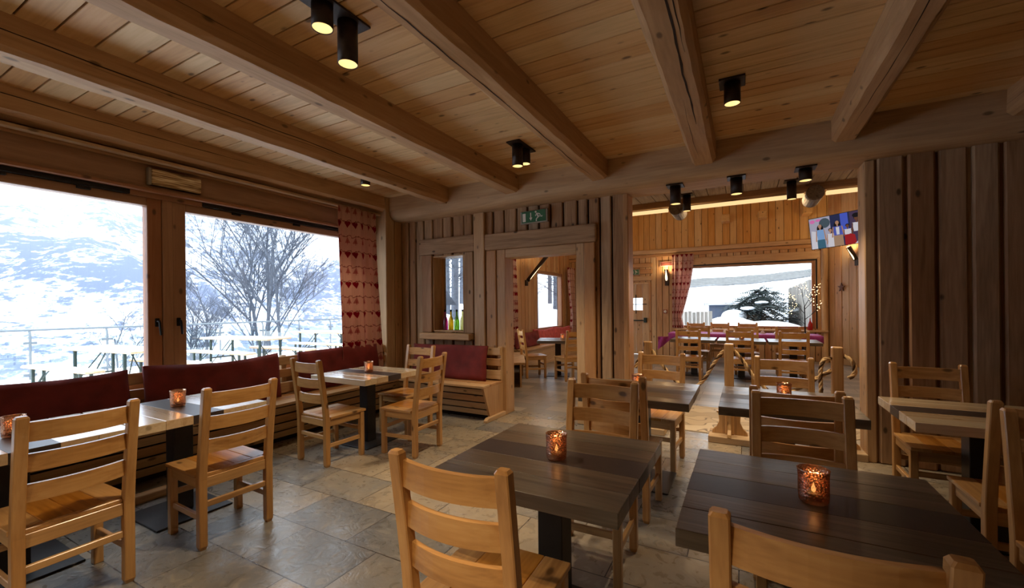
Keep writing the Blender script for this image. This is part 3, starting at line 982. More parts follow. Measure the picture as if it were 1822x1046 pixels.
def make_chair(name, label, group):
    t = empty(name, (0, 0, 0), 0, label, 'chair', group)
    for sx in (-1, 1):
        g = G()
        zs = [0.0, 0.02, 0.2, 0.42, 0.56, 0.70, 0.84, 0.972, 0.982]
        ring = []
        w = 0.0225
        for z in zs:
            e = w - (0.006 if z in (0.0, 0.982) else 0)
            d = 0.024 if z < 0.5 else 0.021
            d -= 0.006 if z in (0.0, 0.982) else 0
            c = 0.004
            x = sx * 0.2
            y = post_y(z)
            ring.append([g.bm.verts.new(p) for p in ((x - e + c, y - d, z), (x + e - c, y - d, z), (x + e, y - d + c, z), (x + e, y + d - c, z), (x + e - c, y + d, z), (x - e + c, y + d, z), (x - e, y + d - c, z), (x - e, y - d + c, z))])
        for a, b in zip(ring, ring[1:]):
            for i in range(8):
                j = (i + 1) % 8
                g.bm.faces.new((a[i], a[j], b[j], b[i]))
        g.bm.faces.new(ring[0][::-1]); g.bm.faces.new(ring[-1])
        obj('back_post', g, M['chair_z'], t)
        g = G(); g.box((sx * 0.2 - 0.022, 0.165, 0.0), (sx * 0.2 + 0.022, 0.209, 0.428), 0.005, 2)
        obj('leg', g, M['chair_z'], t)
    # seat: four glued boards with a soft front edge
    g = G()
    xb = [-0.225, -0.11, 0.0, 0.115, 0.225]
    for a, b in zip(xb, xb[1:]):
        g.box((a + 0.0006, -0.165, 0.43), (b - 0.0006, 0.228, 0.453), 0.004, 2)
    g.box((-0.176, -0.20, 0.43), (0.176, -0.166, 0.453), 0.003, 1)
    obj('seat', g, M['chair_y'], t)
    for z, h in ((0.905, 0.088), (0.762, 0.082), (0.62, 0.082)):
        obj('back_slat', slat_geo(z, h, post_y(z) + 0.004, 0.032), M['chair_x'], t)
    for ya, yb in ((0.176, 0.198), (-0.206, -0.184)):
        g = G(); g.box((-0.178, ya, 0.365), (0.178, yb, 0.43), 0.003)
        obj('apron', g, M['chair_x'], t)
    for sx in (-1, 1):
        g = G(); g.box((sx * 0.2 - 0.011, -0.171, 0.365), (sx * 0.2 + 0.011, 0.165, 0.43), 0.003)
        obj('side_apron', g, M['chair_y'], t)
    for yy, zz in ((0.187, 0.265), (-0.195, 0.265)):
        g = G(); g.box((-0.178, yy - 0.011, zz - 0.018), (0.178, yy + 0.011, zz + 0.018), 0.003)
        obj('stretcher', g, M['chair_x'], t)
    for sx in (-1, 1):
        g = G(); g.box((sx * 0.2 - 0.011, -0.171, 0.17), (sx * 0.2 + 0.011, 0.165, 0.206), 0.003)
        obj('side_stretcher', g, M['chair_y'], t)
    return t

GC = 'ladder-back dining chairs'
chairs = [   # x, y, rot (0 faces +Y), label
    (-0.82, 1.33, rad(1.5), 'honey pine ladder-back chair drawn up to the near side of the aisle table'),
    (0.150, 1.345, rad(-1), 'honey pine chair at the near side of the table with the largest candle'),
    (-3.10, 0.82, rad(91), 'ladder-back chair nearest the camera in the row facing the bench under the windows'),
    (-3.08, 1.575, rad(88), 'ladder-back chair facing the window bench, second along the light tables'),
    (-3.55, 2.82, rad(-3), 'sunlit ladder-back chair backed to the camera at the light corner table'),
    (-3.00, 3.35, rad(93), 'honey ladder-back chair on the aisle side of the light corner table'),
    (-3.54, 3.85, rad(178), 'pale chair behind the light corner table, in front of the red wall cushion'),
    (1.22, 4.12, rad(180), 'shadowed chair between the light table and the dark plank wall'),
    (1.24, 3.14, rad(0), 'chair drawn up to the front of the light table by the dark plank wall'),
    (1.21, 2.41, rad(180), 'chair cut off by the frame, back to back with another beside the dark table edge'),
    (-0.785, 2.36, rad(181), 'chair facing the camera across the dark table by the aisle'),
    (-0.78, 3.13, rad(-2), 'chair backed to the camera at the dark table beyond the aisle table'),
    (-0.745, 4.14, rad(176), 'chair behind the dark table in front of the first rope post'),
    (0.253, 2.40, rad(181), 'chair facing the camera across the candle table by the shaded wall'),
    (0.24, 3.09, rad(0), 'chair backed to the camera at the dark table by the rope posts'),
    (0.281, 4.19, rad(177), 'chair behind the dark candle table, in front of the rope between posts'),
    (-3.83, 7.94, rad(-48), 'pale chair turned aside, seen through the doorway below the wall lamp'),
    (-3.05, 7.95, rad(53), 'pale chair at the doorway jamb, across the small grey table'),
    (-0.95, 8.97, 0, 'first far chair from the end door, at the long grey table'),
    (-0.085, 8.95, 0, 'middle chair backed to us at the long grey table'),
    (0.73, 8.93, 0, 'far chair at the long grey table on the television side'),
    (-0.9, 10.1, PI, 'chair facing us across the long grey table, towards the end door'),
    (0.03, 10.12, PI, 'chair facing us across the middle of the long grey table'),
    (0.77, 10.08, PI, 'chair facing us across the long grey table, below the lit twig tree'),
    (-1.15, 12.1, PI, 'chair under the far curtain behind the purple table'),
    (-0.57, 12.08, PI, 'second chair from the far curtain, behind the purple table'),
    (0.06, 12.1, PI, 'third chair from the far curtain, behind the purple table'),
]
proto = make_chair('dining_chair', chairs[0][3], GC)
proto.location = (chairs[0][0], chairs[0][1], 0)
proto.rotation_euler = (0, 0, chairs[0][2])
for x, y, a, l in chairs[1:]:
    dup(proto, (x, y, 0), a, l)

# ------------------------------------------------------------------ tables
def make_table(name, mat, label, group, w=0.82, d=0.82, th=0.058, top=0.75):
    t = empty(name, (0, 0, 0), 0, label, 'table', group)
    g = G()
    hd = d / 2
    s = 0.092
    nb = 2
    for a, b in ((-hd, -s), (s, hd)):
        for i in range(nb):
            p = a + (b - a) * i / nb
            q = a + (b - a) * (i + 1) / nb
            g.box((-w / 2, p + 0.0004, top - th), (w / 2, q - 0.0004, top), 0.003, 2)
    obj('tabletop', g, mat, t)
    g = G(); g.box((-w / 2 - 0.001, -s, top - th - 0.001), (w / 2 + 0.001, s, top - 0.0006), 0.001)
    obj('inlay', g, M['inlay'], t)
    g = G(); g.box((-0.06, -0.06, 0.012), (0.06, 0.06, top - th - 0.012), 0.004)
    obj('column', g, M['steel'], t)
    g = G(); g.box((-0.2, -0.2, top - th - 0.012), (0.2, 0.2, top - th - 0.001), 0.002)
    obj('mounting_plate', g, M['steel'], t)
    g = G(); g.box((-0.235, -0.235, 0.0), (0.235, 0.235, 0.012), 0.003)
    obj('base_plate', g, M['steel'], t)
    return t
GT = 'square pedestal tables'
td = make_table('dining_table', M['table_dark'], 'dark stained square table with a candle, standing by the aisle', GT, 0.82, 0.84)
td.location = (-0.79, 1.85, 0)
for x, y, l in ((0.212, 1.84, 'dark stained square table with the largest candle, near the shaded plank wall'),
                (-0.76, 3.65, 'dark square table in front of the first rope post'),
                (0.245, 3.67, 'dark square table with a candle, in front of the middle rope post')):
    dup(td, (x, y, 0), 0, l)
dup(td, (-3.45, 8.35, 0), rad(20), 'small grey table seen through the doorway')
for i, l in enumerate(('end of the long grey table towards the end door', 'middle of the long grey table, with a candle', 'end of the long grey table towards the television')):
    dup(td, (-0.93 + i * 0.862, 9.6, 0), 0, l)
tl = make_table('light_table', M['table_light'], 'light square table with a candle, nearest the camera along the window bench', GT, 0.8, 0.8)
tl.location = (-3.6, 0.755, 0)
for x, y, l in ((-3.6, 1.565, 'light square table in the middle of the window bench row'),
                (-3.62, 3.34, 'light corner table with a candle by the heart curtain'),
                (1.27, 3.72, 'light square table in shadow by the dark plank wall')):
    dup(tl, (x, y, 0), 0, l)

# purple table at the far window
t = empty('trestle_table', (-0.1, 11.5, 0), 0, 'long far table under a purple cloth', 'table')
g = G(); g.box((-1.5, -0.4, 0.70), (1.5, 0.4, 0.745), 0.004); obj('tabletop', g, M['bench_x'], t)
for sx in (-1.2, 1.2):
    g = G(); g.box((sx - 0.05, -0.05, 0.012), (sx + 0.05, 0.05, 0.70), 0.004); g.box((sx - 0.2, -0.25, 0), (sx + 0.2, 0.25, 0.012), 0.002)
    obj('leg', g, M['steel'], t)
g = G()
def cloth(u, v):
    x = -1.56 + 3.12 * u
    s = (v - 0.5) * 1.16
    z, y = 0.752, s
    if abs(s) > 0.42:
        z = 0.752 - (abs(s) - 0.42) * 1.0
        y = math.copysign(0.42 + 0.02 * math.sin(x * 9), s)
    return Vector((x, y, z + 0.003 * math.sin(x * 7 + s * 4)))
g.grid(40, 24, cloth)
o = obj('tablecloth', g, M['purple'], None, (-0.1, 11.5, 0)); tag(o, 'purple cloth over the far table', 'tablecloth')
sol = o.modifiers.new('thick', 'SOLIDIFY'); sol.thickness = 0.003; sol.offset = 1

g = G()
for k in range(9):
    xx = -1.2 + k * 0.28 + R.uniform(-0.05, 0.05)
    yy = R.uniform(-0.22, 0.22)
    gg = G()
    gg.prism([(-0.06, 0), (0.06, 0), (0.01, 0.07), (-0.01, 0.07)], -0.035, 0.035, 'y')
    o = obj('folded_napkin', gg, M['white'], None, (-0.1 + xx, 11.5 + yy, 0.7585), R.uniform(0, PI))
    tag(o, 'small folded white napkin standing on the purple table', 'napkin', 'napkins on the purple table')
g.bm.free()
g = G()
g.grid(14, 14, lambda u, v: Vector((-1.60 + 0.22 * u, 9.30 + 0.035 * math.sin(u * 9 + v * 3) + 0.1 * u, 0.79 - 0.26 * v * (1.05 - 0.75 * u))))
o = obj('draped_scarf', g, M['purple']); tag(o, 'purple cloth hanging off the end of the long grey table', 'cloth')
sol = o.modifiers.new('thick', 'SOLIDIFY'); sol.thickness = 0.006
g = G()
g.lathe([(0, 0), (0.05, 0), (0.055, 0.02), (0.05, 0.14), (0.03, 0.2), (0.014, 0.23), (0.014, 0.3), (0, 0.3)], 16)
o = obj('red_bottle', g, plain('red_glaze', rgb(176, 26, 30), 0.3, noise=0.1), None, (1.42, YE - 0.07, 0.786)); tag(o, 'red bottle on the far window sill beside the twig tree', 'bottle')

# ------------------------------------------------------------------ candles
def make_candle(label):
    t = empty('candle_holder', (0, 0, 0), 0, label, 'candle holder', 'mercury glass candle holders')
    g = G()
    g.lathe([(0.0, 0.001), (0.040, 0.001), (0.045, 0.006), (0.047, 0.03), (0.047, 0.085), (0.049, 0.112), (0.050, 0.115), (0.048, 0.115), (0.0455, 0.085), (0.0445, 0.03), (0.041, 0.011), (0.0, 0.009)], 28)
    obj('glass_cup', g, M['cup'], t)
    g = G(); g.lathe([(0, 0.010), (0.021, 0.010), (0.021, 0.03), (0, 0.03)], 18)
    obj('tealight', g, M['wax'], t)
    g = G(); g.lathe([(0, 0.031), (0.006, 0.037), (0.0075, 0.044), (0.004, 0.056), (0, 0.068)], 10)
    obj('flame', g, M['flame'], t)
    l = bpy.data.lights.new('candle_glow', 'POINT'); l.energy = 0.16; l.color = (1, 0.66, 0.34); l.shadow_soft_size = 0.012
    lo = bpy.data.objects.new('candle_glow', l); COL.objects.link(lo); lo.parent = t; lo.location = (0, 0, 0.075)
    return t
cands = [(-0.765, 1.82, 'lit amber glass candle holder on the dark table by the aisle'),
         (0.208, 1.835, 'largest lit candle holder, on the dark table by the shaded wall'),
         (-3.60, 0.765, 'candle holder cut by the picture edge on the nearest light table'),
         (-3.62, 1.565, 'candle holder on the middle light table along the window bench'),
         (-3.60, 3.34, 'candle holder on the light corner table by the heart curtain'),
         (0.249, 3.72, 'candle holder on the dark table in front of the rope posts'),
         (-0.80, 3.68, 'small silvery candle holder half hidden by chairs on the dark table beyond the aisle'),
         (-0.06, 9.6, 'far candle on the middle of the long grey table'),
         (-3.33, 8.3, 'glass candle holder on the small grey table through the doorway')]
c0 = make_candle(cands[0][2]); c0.location = (cands[0][0], cands[0][1], 0.7505)
for x, y, l in cands[1:]:
    dup(c0, (x, y, 0.7505), R.uniform(0, 3), l)

# ------------------------------------------------------------------ benches
def bench(name, L, label, end_right=True, back_h=0.9):
    """built along +X from 0..L, front faces -Y; wall at y = 0, seat front at y = -0.54"""
    t = empty(name, (0, 0, 0), 0, label, 'bench')
    g = G()
    for a, b in ((-0.545, -0.37), (-0.366, -0.19), (-0.186, -0.03)):
        g.box((0, a, 0.432), (L, b, 0.462), 0.005, 2)
    obj('seat', g, M['bench_x'], t)
    g = G()
    zz = [0.425, 0.335, 0.235, 0.14, 0.055]
    def fy(z): return -0.525 + (0.43 - z) * 0.42
    for a, b in zip(zz, zz[1:]):
        t0, t1 = a - 0.008, b + 0.008
        P = [(0, fy(t1), t1), (L - 0.03, fy(t1), t1), (L - 0.03, fy(t1) + 0.022, t1), (0, fy(t1) + 0.022, t1),
             (0, fy(t0), t0), (L - 0.03, fy(t0), t0), (L - 0.03, fy(t0) + 0.022, t0), (0, fy(t0) + 0.022, t0)]
        g.hexa(P, 0.003)
    obj('front_boards', g, M['bench_x'], t)
    g = G(); g.box((0, -0.30, 0.0), (L - 0.05, -0.28, 0.43), 0, 1); obj('inner_panel', g, M['gap'], t)
    if end_right:
        g = G()
        g.prism([(-0.525, 0.432), (fy(0.06), 0.05), (-0.03, 0.05), (-0.03, 0.432)], L - 0.03, L, 'x', 0)
        obj('end_panel', g, M['bench_z'], t)
        g = G(); g.prism([(-0.50, 0.0), (-0.02, 0.0), (-0.02, 0.055), (-0.45, 0.055), (-0.50, 0.03)], L - 0.02, L + 0.035, 'x', 0, bev=0.004)
        obj('foot', g, M['bench_y'], t)
    g = G()
    for a, b in ((0.48, 0.60), (0.66, 0.755), (0.80, back_h)):
        g.box((0, -0.105, a), (L, -0.075, b), 0.005, 1)
    obj('backrest', g, M['bench_x'], t)
    n = max(2, int(L / 0.7))
    for i in range(n + 1):
        xx = 0.03 + (L - 0.09) * i / n
        g = G(); g.box((xx, -0.072, 0.463), (xx + 0.06, -0.028, back_h + 0.01), 0.004)
        obj('back_post', g, M['bench_z'], t)
    return t
b1 = bench('wall_bench', 1.42, 'pine bench with a slanted front along the back wall by the doorway')
b1.location = (-4.27, 5.0, 0)
b2 = bench('window_bench', 6.2, 'long pine bench running under the big windows', end_right=False)
b2.rotation_euler = (0, 0, rad(90)); b2.location = (-4.775, -1.55, 0)
g = G(); g.box((-4.06, -0.6, 0.0), (-3.98, 1.9, 0.06), 0.006, 1)
o = obj('toe_board', g, M['bench_y']); tag(o, 'pale floor batten in front of the window bench', 'batten')
g = G(); g.box((-0.06, -0.035, 0), (0.06, 0.035, 0.05), 0.004)
o = obj('wood_block', g, M['chair_y'], None, (-4.02, 1.28, 0.0605), 0.3); tag(o, 'small wood block lying on the floor batten under the light table', 'block')

# cushions
def cushion(name, L, H, T, loc, rotz, tilt, label, mat, group, seed):
    rng = random.Random(seed)
    ph = [rng.uniform(0, 6) for _ in range(4)]
    g = G()
    nu, nv = 36, 12
    def sh(u, v, side):
        x = (u - 0.5) * L; z = v * H
        e = min(1, min(u, 1 - u) * L / 0.05) * min(1, min(v, 1 - v) * H / 0.05)
        th = T / 2 * (0.35 + 0.65 * max(0, e) ** 0.5)
        w = 0.010 * math.sin(u * 9 + ph[0]) * math.sin(v * 5 + ph[1]) + 0.006 * math.sin(u * 23 + v * 9 + ph[2])
        zz = z + 0.012 * math.sin(u * 5 + ph[3]) * v + (0.02 * (2 * u - 1) ** 2 * v)
        return Vector((x, side * th + w, zz))
    g.grid(nu, nv, lambda u, v: sh(u, v, -1))
    g.grid(nu, nv, lambda u, v: sh(u, v, 1))
    bmesh.ops.remove_doubles(g.bm, verts=g.bm.verts[:], dist=0.0001)
    rim = [e for e in g.bm.edges if e.is_boundary]
    # stitch the two sheets along their rim
    bmesh.ops.bridge_loops(g.bm, edges=rim)
    bmesh.ops.recalc_face_normals(g.bm, faces=g.bm.faces[:])
    for f in g.bm.faces: f.smooth = True
    o = obj(name, g, mat, None, loc, rotz)
    o.rotation_euler = (tilt, 0, rotz)
    tag(o, label, 'cushion', group)
    return o
GR = 'red seat-back cushions'
cx = -4.555
for (a, b), l in zip(((0.45, 1.63), (1.735, 2.955), (3.20, 4.42)),
                     ('red back cushion on the window bench behind the nearest light table', 'red back cushion on the window bench below the window post', 'red back cushion on the window bench running behind the heart curtain')):
    cushion('bench_cushion', b - a, 0.465, 0.075, (cx, (a + b) / 2, 0.468), rad(90), rad(-7), l, M['red'], GR, int(a * 10))
cushion('bench_cushion', 1.25, 0.45, 0.085, (-3.64, 4.785, 0.466), 0, rad(-7), 'red back cushion on the wall bench under the bottle window', M['red'], GR, 77)

# bench and cushions in the bay beyond the doorway
t = empty('bay_bench', (0, 0, 0), 0, 'bench along the wall beyond the doorway', 'bench')
g = G(); g.box((-4.85, 8.6, 0.42), (-4.35, 12.6, 0.46), 0.005); obj('seat', g, M['bench_y'], t)
g = G(); g.box((-4.45, 8.6, 0.0), (-4.42, 12.6, 0.42), 0.003); obj('front_boards', g, M['bench_y'], t)
for (a, b), l in zip(((8.62, 9.9), (9.95, 11.2), (11.25, 12.5)), ('red seat cushion on the bay bench beside the doorway jamb', 'pinkish cushion on the bay bench under the snow window', 'pinkish cushion at the far end of the bay bench')):
    o = cushion('bay_cushion', b - a, 0.36, 0.09, (-4.74 if a > 9 else -4.6, (a + b) / 2, 0.464), rad(90), rad(-8), l, M['pink'] if a > 9 else M['red'], 'bay bench cushions', int(a * 3))
g = G()
Mb = Mbay
t = empty('bay_side_bench', (0, 0, 0), 0, 'short bench under the angled wall window beyond the doorway', 'bench')
g = G(); g.box((1.6, -0.47, 0.40), (3.4, -0.05, 0.44), 0.005, 1, 0, Mb); obj('seat', g, M['bench_y'], t)
g = G(); g.box((1.6, -0.40, 0.0), (3.4, -0.37, 0.40), 0.003, 1, 0, Mb); obj('front_boards', g, M['bench_y'], t)

# ------------------------------------------------------------------ curtains
def curtain(name, p, q, z0, z1, folds, amp, label, mat, flare=0.0, tie=None, seed=1, nrm=None):
    """cloth hanging from p to q (xy); flare moves the bottom edge along the line"""
    p, q = Vector((p[0], p[1], 0)), Vector((q[0], q[1], 0))
    d = q - p
    L = d.length
    e = d.normalized()
    nn = Vector((e.y, -e.x, 0)) if nrm is None else Vector(nrm)
    rng = random.Random(seed)
    ph = rng.uniform(0, 6)
    g = G()
    def fn(u, v):
        s = u + 0.035 * math.sin(u * folds * 4.1 + ph)
        w = 1.0
        sh = flare * (1 - v) ** 1.5
        if tie:
            zt, k, side = tie
            zz = z0 + (z1 - z0) * v
            if zz > zt:
                f = 1 - (1 - k) * ((z1 - zz) / (z1 - zt)) ** 1.6
            else:
                f = k + (0.12) * ((zt - zz) / max(0.01, zt - z0))
            pos = e * (L * u * f) if side == 0 else e * (L * (1 - (1 - u) * f))
        else:
            pos = e * (L * u + sh * (0.5 + 0.9 * u))
        off = amp * (math.sin(2 * PI * folds * s + ph) + 0.35 * math.sin(2 * PI * folds * 2.3 * u + v * 2 + ph)) * (0.55 + 0.45 * (1 - v))
        off += 0.01 * math.sin(v * 5 + u * 7)
        c = p + pos + nn * off
        return Vector((c.x, c.y, z0 + (z1 - z0) * v))
    cl = L * 1.25
    g.grid(90, 40, fn, 0, True, uv=lambda u, v: (u * cl + 0.04, v * (z1 - z0) + 0.17))
    o = obj(name, g, mat)
    so = o.modifiers.new('cloth', 'SOLIDIFY'); so.thickness = 0.002
    tag(o, label, 'curtain', 'heart print curtains')
    return o
curtain('heart_curtain', (-4.60, 3.78), (-4.60, 4.43), 0.52, 2.79, 4, 0.028, 'pink curtain with red hearts hanging beside the corner column', M['curtain'], 0.07, None, 3)
curtain('heart_curtain', (-1.80, YE - 0.10), (-1.22, YE - 0.10), 0.79, 2.86, 4, 0.03, 'tied-back heart curtain at the far window', M['curtain_red'], 0, (1.1, 0.42, 0), 5, (0, -1, 0))
curtain('heart_curtain', (-4.72, 12.28), (-4.66, 12.72), 0.55, 2.62, 3, 0.04, 'heart curtain beyond the snow window, through the doorway', M['curtain_red'], 0, (1.2, 0.6, 1), 6)
curtain('heart_curtain', (-4.62, 8.42), (-4.74, 8.95), 0.50, 2.62, 4, 0.05, 'heart curtain beside the doorway jamb, beyond the opening', M['curtain_red'], 0, (1.2, 0.7, 1), 8)

# ------------------------------------------------------------------ ceiling spotlights
def spot_tube(t, x, y, top, length, power):
    g = G()
    r = 0.055
    zb = top - length
    g.lathe([(0, top), (r, top), (r, zb), (r - 0.004, zb), (r - 0.004, zb + 0.05)], 28, 0, (x, y, 0))
    tb = obj('tube', g, M['bronze'], t)
    g = G()
    g.lathe([(r - 0.0045, zb + 0.004), (r - 0.012, zb + 0.045), (0.03, zb + 0.052)], 28, 0, (x, y, 0))
    obj('reflector', g, M['lamp_inner'], tb)
    g = G(); g.lathe([(0.032, zb + 0.052), (0, zb + 0.052)], 20, 0, (x, y, 0))
    obj('bulb', g, M['lamp_disc'], tb)
    l = bpy.data.lights.new('spot_beam', 'SPOT')
    l.energy = power; l.color = (1.0, 0.76, 0.48); l.spot_size = rad(84); l.spot_blend = 0.65; l.shadow_soft_size = 0.03
    lo = bpy.data.objects.new('spot_beam', l); COL.objects.link(lo)
    lo.parent = t; lo.location = (x, y, zb + 0.03)

def spotlight(loc, tubes, label, power=60, along='y'):
    t = empty('ceiling_spotlight', loc, 0, label, 'spotlight', 'dark tube ceiling spotlights')
    g = G()
    h = 0.06 + (0.125 if len(tubes) == 2 else 0.02)
    if len(tubes) == 2:
        g.box((-0.075, -0.185, -0.014), (0.075, 0.185, -0.001), 0.002)
        offs = [-0.083, 0.083]
    else:
        g.box((-0.085, -0.085, -0.014), (0.085, 0.085, -0.001), 0.002)
        offs = [0.0]
    obj('mounting_plate', g, M['bronze'], t)
    for o_, L in zip(offs, tubes):
        spot_tube(t, 0, o_, -0.014, L, power)
    return t
SP = 78
spotlight((-1.965, 1.61, CZ), (0.125, 0.235), 'twin tube spotlight on the ceiling nearest the camera', SP)
spotlight((-1.985, 3.88, CZ), (0.215, 0.145), 'twin tube spotlight between two beams above the aisle', SP)
spotlight((-0.067, 3.53, CZ), (0.15,), 'single tube spotlight on the boards beside the cracked beam', SP * 0.85)
spotlight((-3.98, 3.67, CZ), (0.15,), 'short tube spotlight half hidden by a beam near the heart curtain', SP * 0.6)
spotlight((-0.65, 4.93, HB), (0.19,), 'tube spotlight under the header nearest the wall end', SP * 0.7)
spotlight((-0.064, 4.93, HB), (0.16,), 'tube spotlight under the middle of the header', SP * 0.7)
spotlight((0.52, 4.93, HB), (0.11,), 'short tube spotlight under the header nearest the television', SP * 0.7)
spotlight((-0.73, 6.72, 3.06), (0.23,), 'tube spotlight behind the header beside a sawn log end', SP)
spotlight((0.553, 6.68, 3.06), (0.23,), 'tube spotlight behind the header in front of the light strip', SP)
# unseen spotlights added for more warm light, outside the view
spotlight((-1.965, -0.7, CZ), (0.125, 0.235), 'added twin tube spotlight behind the camera by the aisle', SP)
spotlight((-0.6, -0.35, CZ), (0.13, 0.2), 'added twin tube spotlight just behind the camera', SP * 2.3)  # unseen fitting added to light the backs of the near chairs
for xx, l in ((-2.2, 'end door side'), (-0.2, 'middle'), (1.4, 'television side')):
    spotlight((xx, 10.6, FT), (0.23,), 'added tube spotlight high in the far room ceiling, ' + l, SP * 0.9)  # unseen fittings added to brighten the end wall, floor and chairs

# ------------------------------------------------------------------ wall lamps
def sconce(loc, rotz, label, tilt, power, L=0.34):
    """a tube leaning out of a wall bracket; local -Y points into the room"""
    t = empty('wall_sconce', loc, rotz, label, 'wall lamp', 'slotted tube wall lamps')
    g = G(); g.box((-0.05, -0.05, -0.13), (0.05, 0.0, 0.02), 0.006, 2)
    obj('bracket', g, M['bronze'], t)
    Mt = Matrix.Translation((0, -0.06, 0.0)) @ Matrix.Rotation(tilt, 4, 'X')
    g = G()
    n = 22
    r = 0.05
    prof = [i for i in range(n + 1)]
    # open shell with a tapering slot facing the room
    vs = []
    for k in range(9):
        z = L * k / 8
        half = 0.15 + 0.75 * math.sin(min(1, (1 - k / 8) * 1.0) * PI * 0.5) if k > 0 else 0.02
        half = 0.10 + 0.65 * (1 - abs(k / 8 - 0.3) / 0.7) if 0 < k < 8 else 0.05
        row = []
        for i in prof:
            a = -PI / 2 + half + (2 * PI - 2 * half) * i / n
            row.append(g.bm.verts.new(Mt @ Vector((r * math.cos(a), r * math.sin(a), z))))
        vs.append(row)
    for a, b in zip(vs, vs[1:]):
        for i in range(n):
            f = g.bm.faces.new((a[i], a[i + 1], b[i + 1], b[i])); f.smooth = True
    o = obj('tube', g, M['bronze'], t)
    so = o.modifiers.new('wall', 'SOLIDIFY'); so.thickness = 0.003
    g = G()
    g.lathe([(0, 0.02), (0.034, 0.02), (0.036, L - 0.02), (0.0, L - 0.012)], 18, 0, M=Mt)
    obj('lamp', g, M['glow'], t)
    l = bpy.data.lights.new('sconce_light', 'POINT'); l.energy = power; l.color = (1, 0.7, 0.36); l.shadow_soft_size = 0.03
    lo = bpy.data.objects.new('sconce_light', l); COL.objects.link(lo); lo.parent = t
    lo.location = Mt @ Vector((0, 0, L + 0.06))
    return t
sconce((-1.95, YE, 2.13), 0, 'glowing tube wall lamp between the end door and the far curtain', rad(14), 7)
sconce((2.245, 12.13, 2.42), rad(-59.4), 'tilted tube wall lamp on the angled wall below the television', rad(30), 14)
sconce((-4.90, 9.75, 2.10), rad(90), 'long slanted tube wall lamp seen through the doorway', rad(42), 14, 0.8)

# ------------------------------------------------------------------ small wall things
def onwall_box(name, loc, rotz, parts, label, cat):
    t = empty(name, loc, rotz, label, cat)
    for pn, lo, hi, bev, mat in parts:
        g = G(); g.box(lo, hi, bev, 2); obj(pn, g, mat, t)
    return t
onwall_box('signal_panel', (-1.93, YE - 0.012, 2.62), 0, [('frame', (-0.2, -0.03, -0.07), (0.2, 0, 0.07), 0.008, plain('pale_pink_frame', rgb(206, 160, 140), 0.5, noise=0.05)),
           ('panel', (-0.18, -0.036, -0.05), (0.18, -0.028, 0.05), 0.004, plain('brown_red_panel', rgb(112, 58, 50), 0.5, noise=0.1))], 'reddish brown panel with a pale frame above the far wall lamp', 'panel')
t = empty('call_point', (-2.0, YE - 0.012, 1.26), 0, 'small fire call button on the far wall', 'call point')  # fire call point: rust-red housing with a white button
g = G(); g.box((-0.055, -0.03, -0.055), (0.055, 0, 0.055), 0.008, 2); obj('housing', g, plain('rust_red', rgb(150, 70, 50), 0.5, noise=0.1), t)
g = G(); g.lathe([(0, 0.012), (0.036, 0.012), (0.04, 0)], 16, 0, M=Matrix.Translation((0, -0.03, 0)) @ Matrix.Rotation(PI / 2, 4, 'X')); obj('button', g, M['white'], t)

# emergency lamp above the window post
t = empty('emergency_lamp', (-4.86, 2.09, 2.69), rad(90), 'clear ribbed emergency lamp box above the window post', 'lamp')
g = G(); g.box((-0.23, 0.0, -0.085), (0.23, 0.012, 0.085), 0.004); g.box((-0.225, -0.05, -0.08), (-0.20, 0.0, 0.08), 0.004)
obj('housing', g, M['grey_plastic'], t)
def rib_mat():
    m = Mat('ribbed_cover_lit_streaks')
    tc = m.n('ShaderNodeTexCoord')
    mp = m.n('ShaderNodeMapping', {'Vector': tc.outputs['Object'], 'Scale': (3, 1, 60), 'Rotation': (0, 0.12, 0)})
    nz = m.n('ShaderNodeTexNoise', {'Vector': mp.outputs[0], 'Scale': 1.2, 'Detail': 3.0})
    c = m.ramp(nz.outputs[0], [(0.35, rgb(96, 66, 38)), (0.5, rgb(190, 158, 110)), (0.64, rgb(250, 232, 190))])  # brown to cream streaks paint the light caught in the clear ribs
    bp = m.n('ShaderNodeBump', {'Strength': 0.8, 'Distance': 0.01, 'Height': nz.outputs[0]})
    m.bsdf(Base_Color=c, Roughness=0.15, Metallic=0.1, Normal=bp.outputs[0], Coat_Weight=0.5)
    return m.m
g = G(); g.box((-0.2, -0.06, -0.072), (0.21, 0.0, 0.072), 0.012, 2); obj('cover', g, rib_mat(), t)

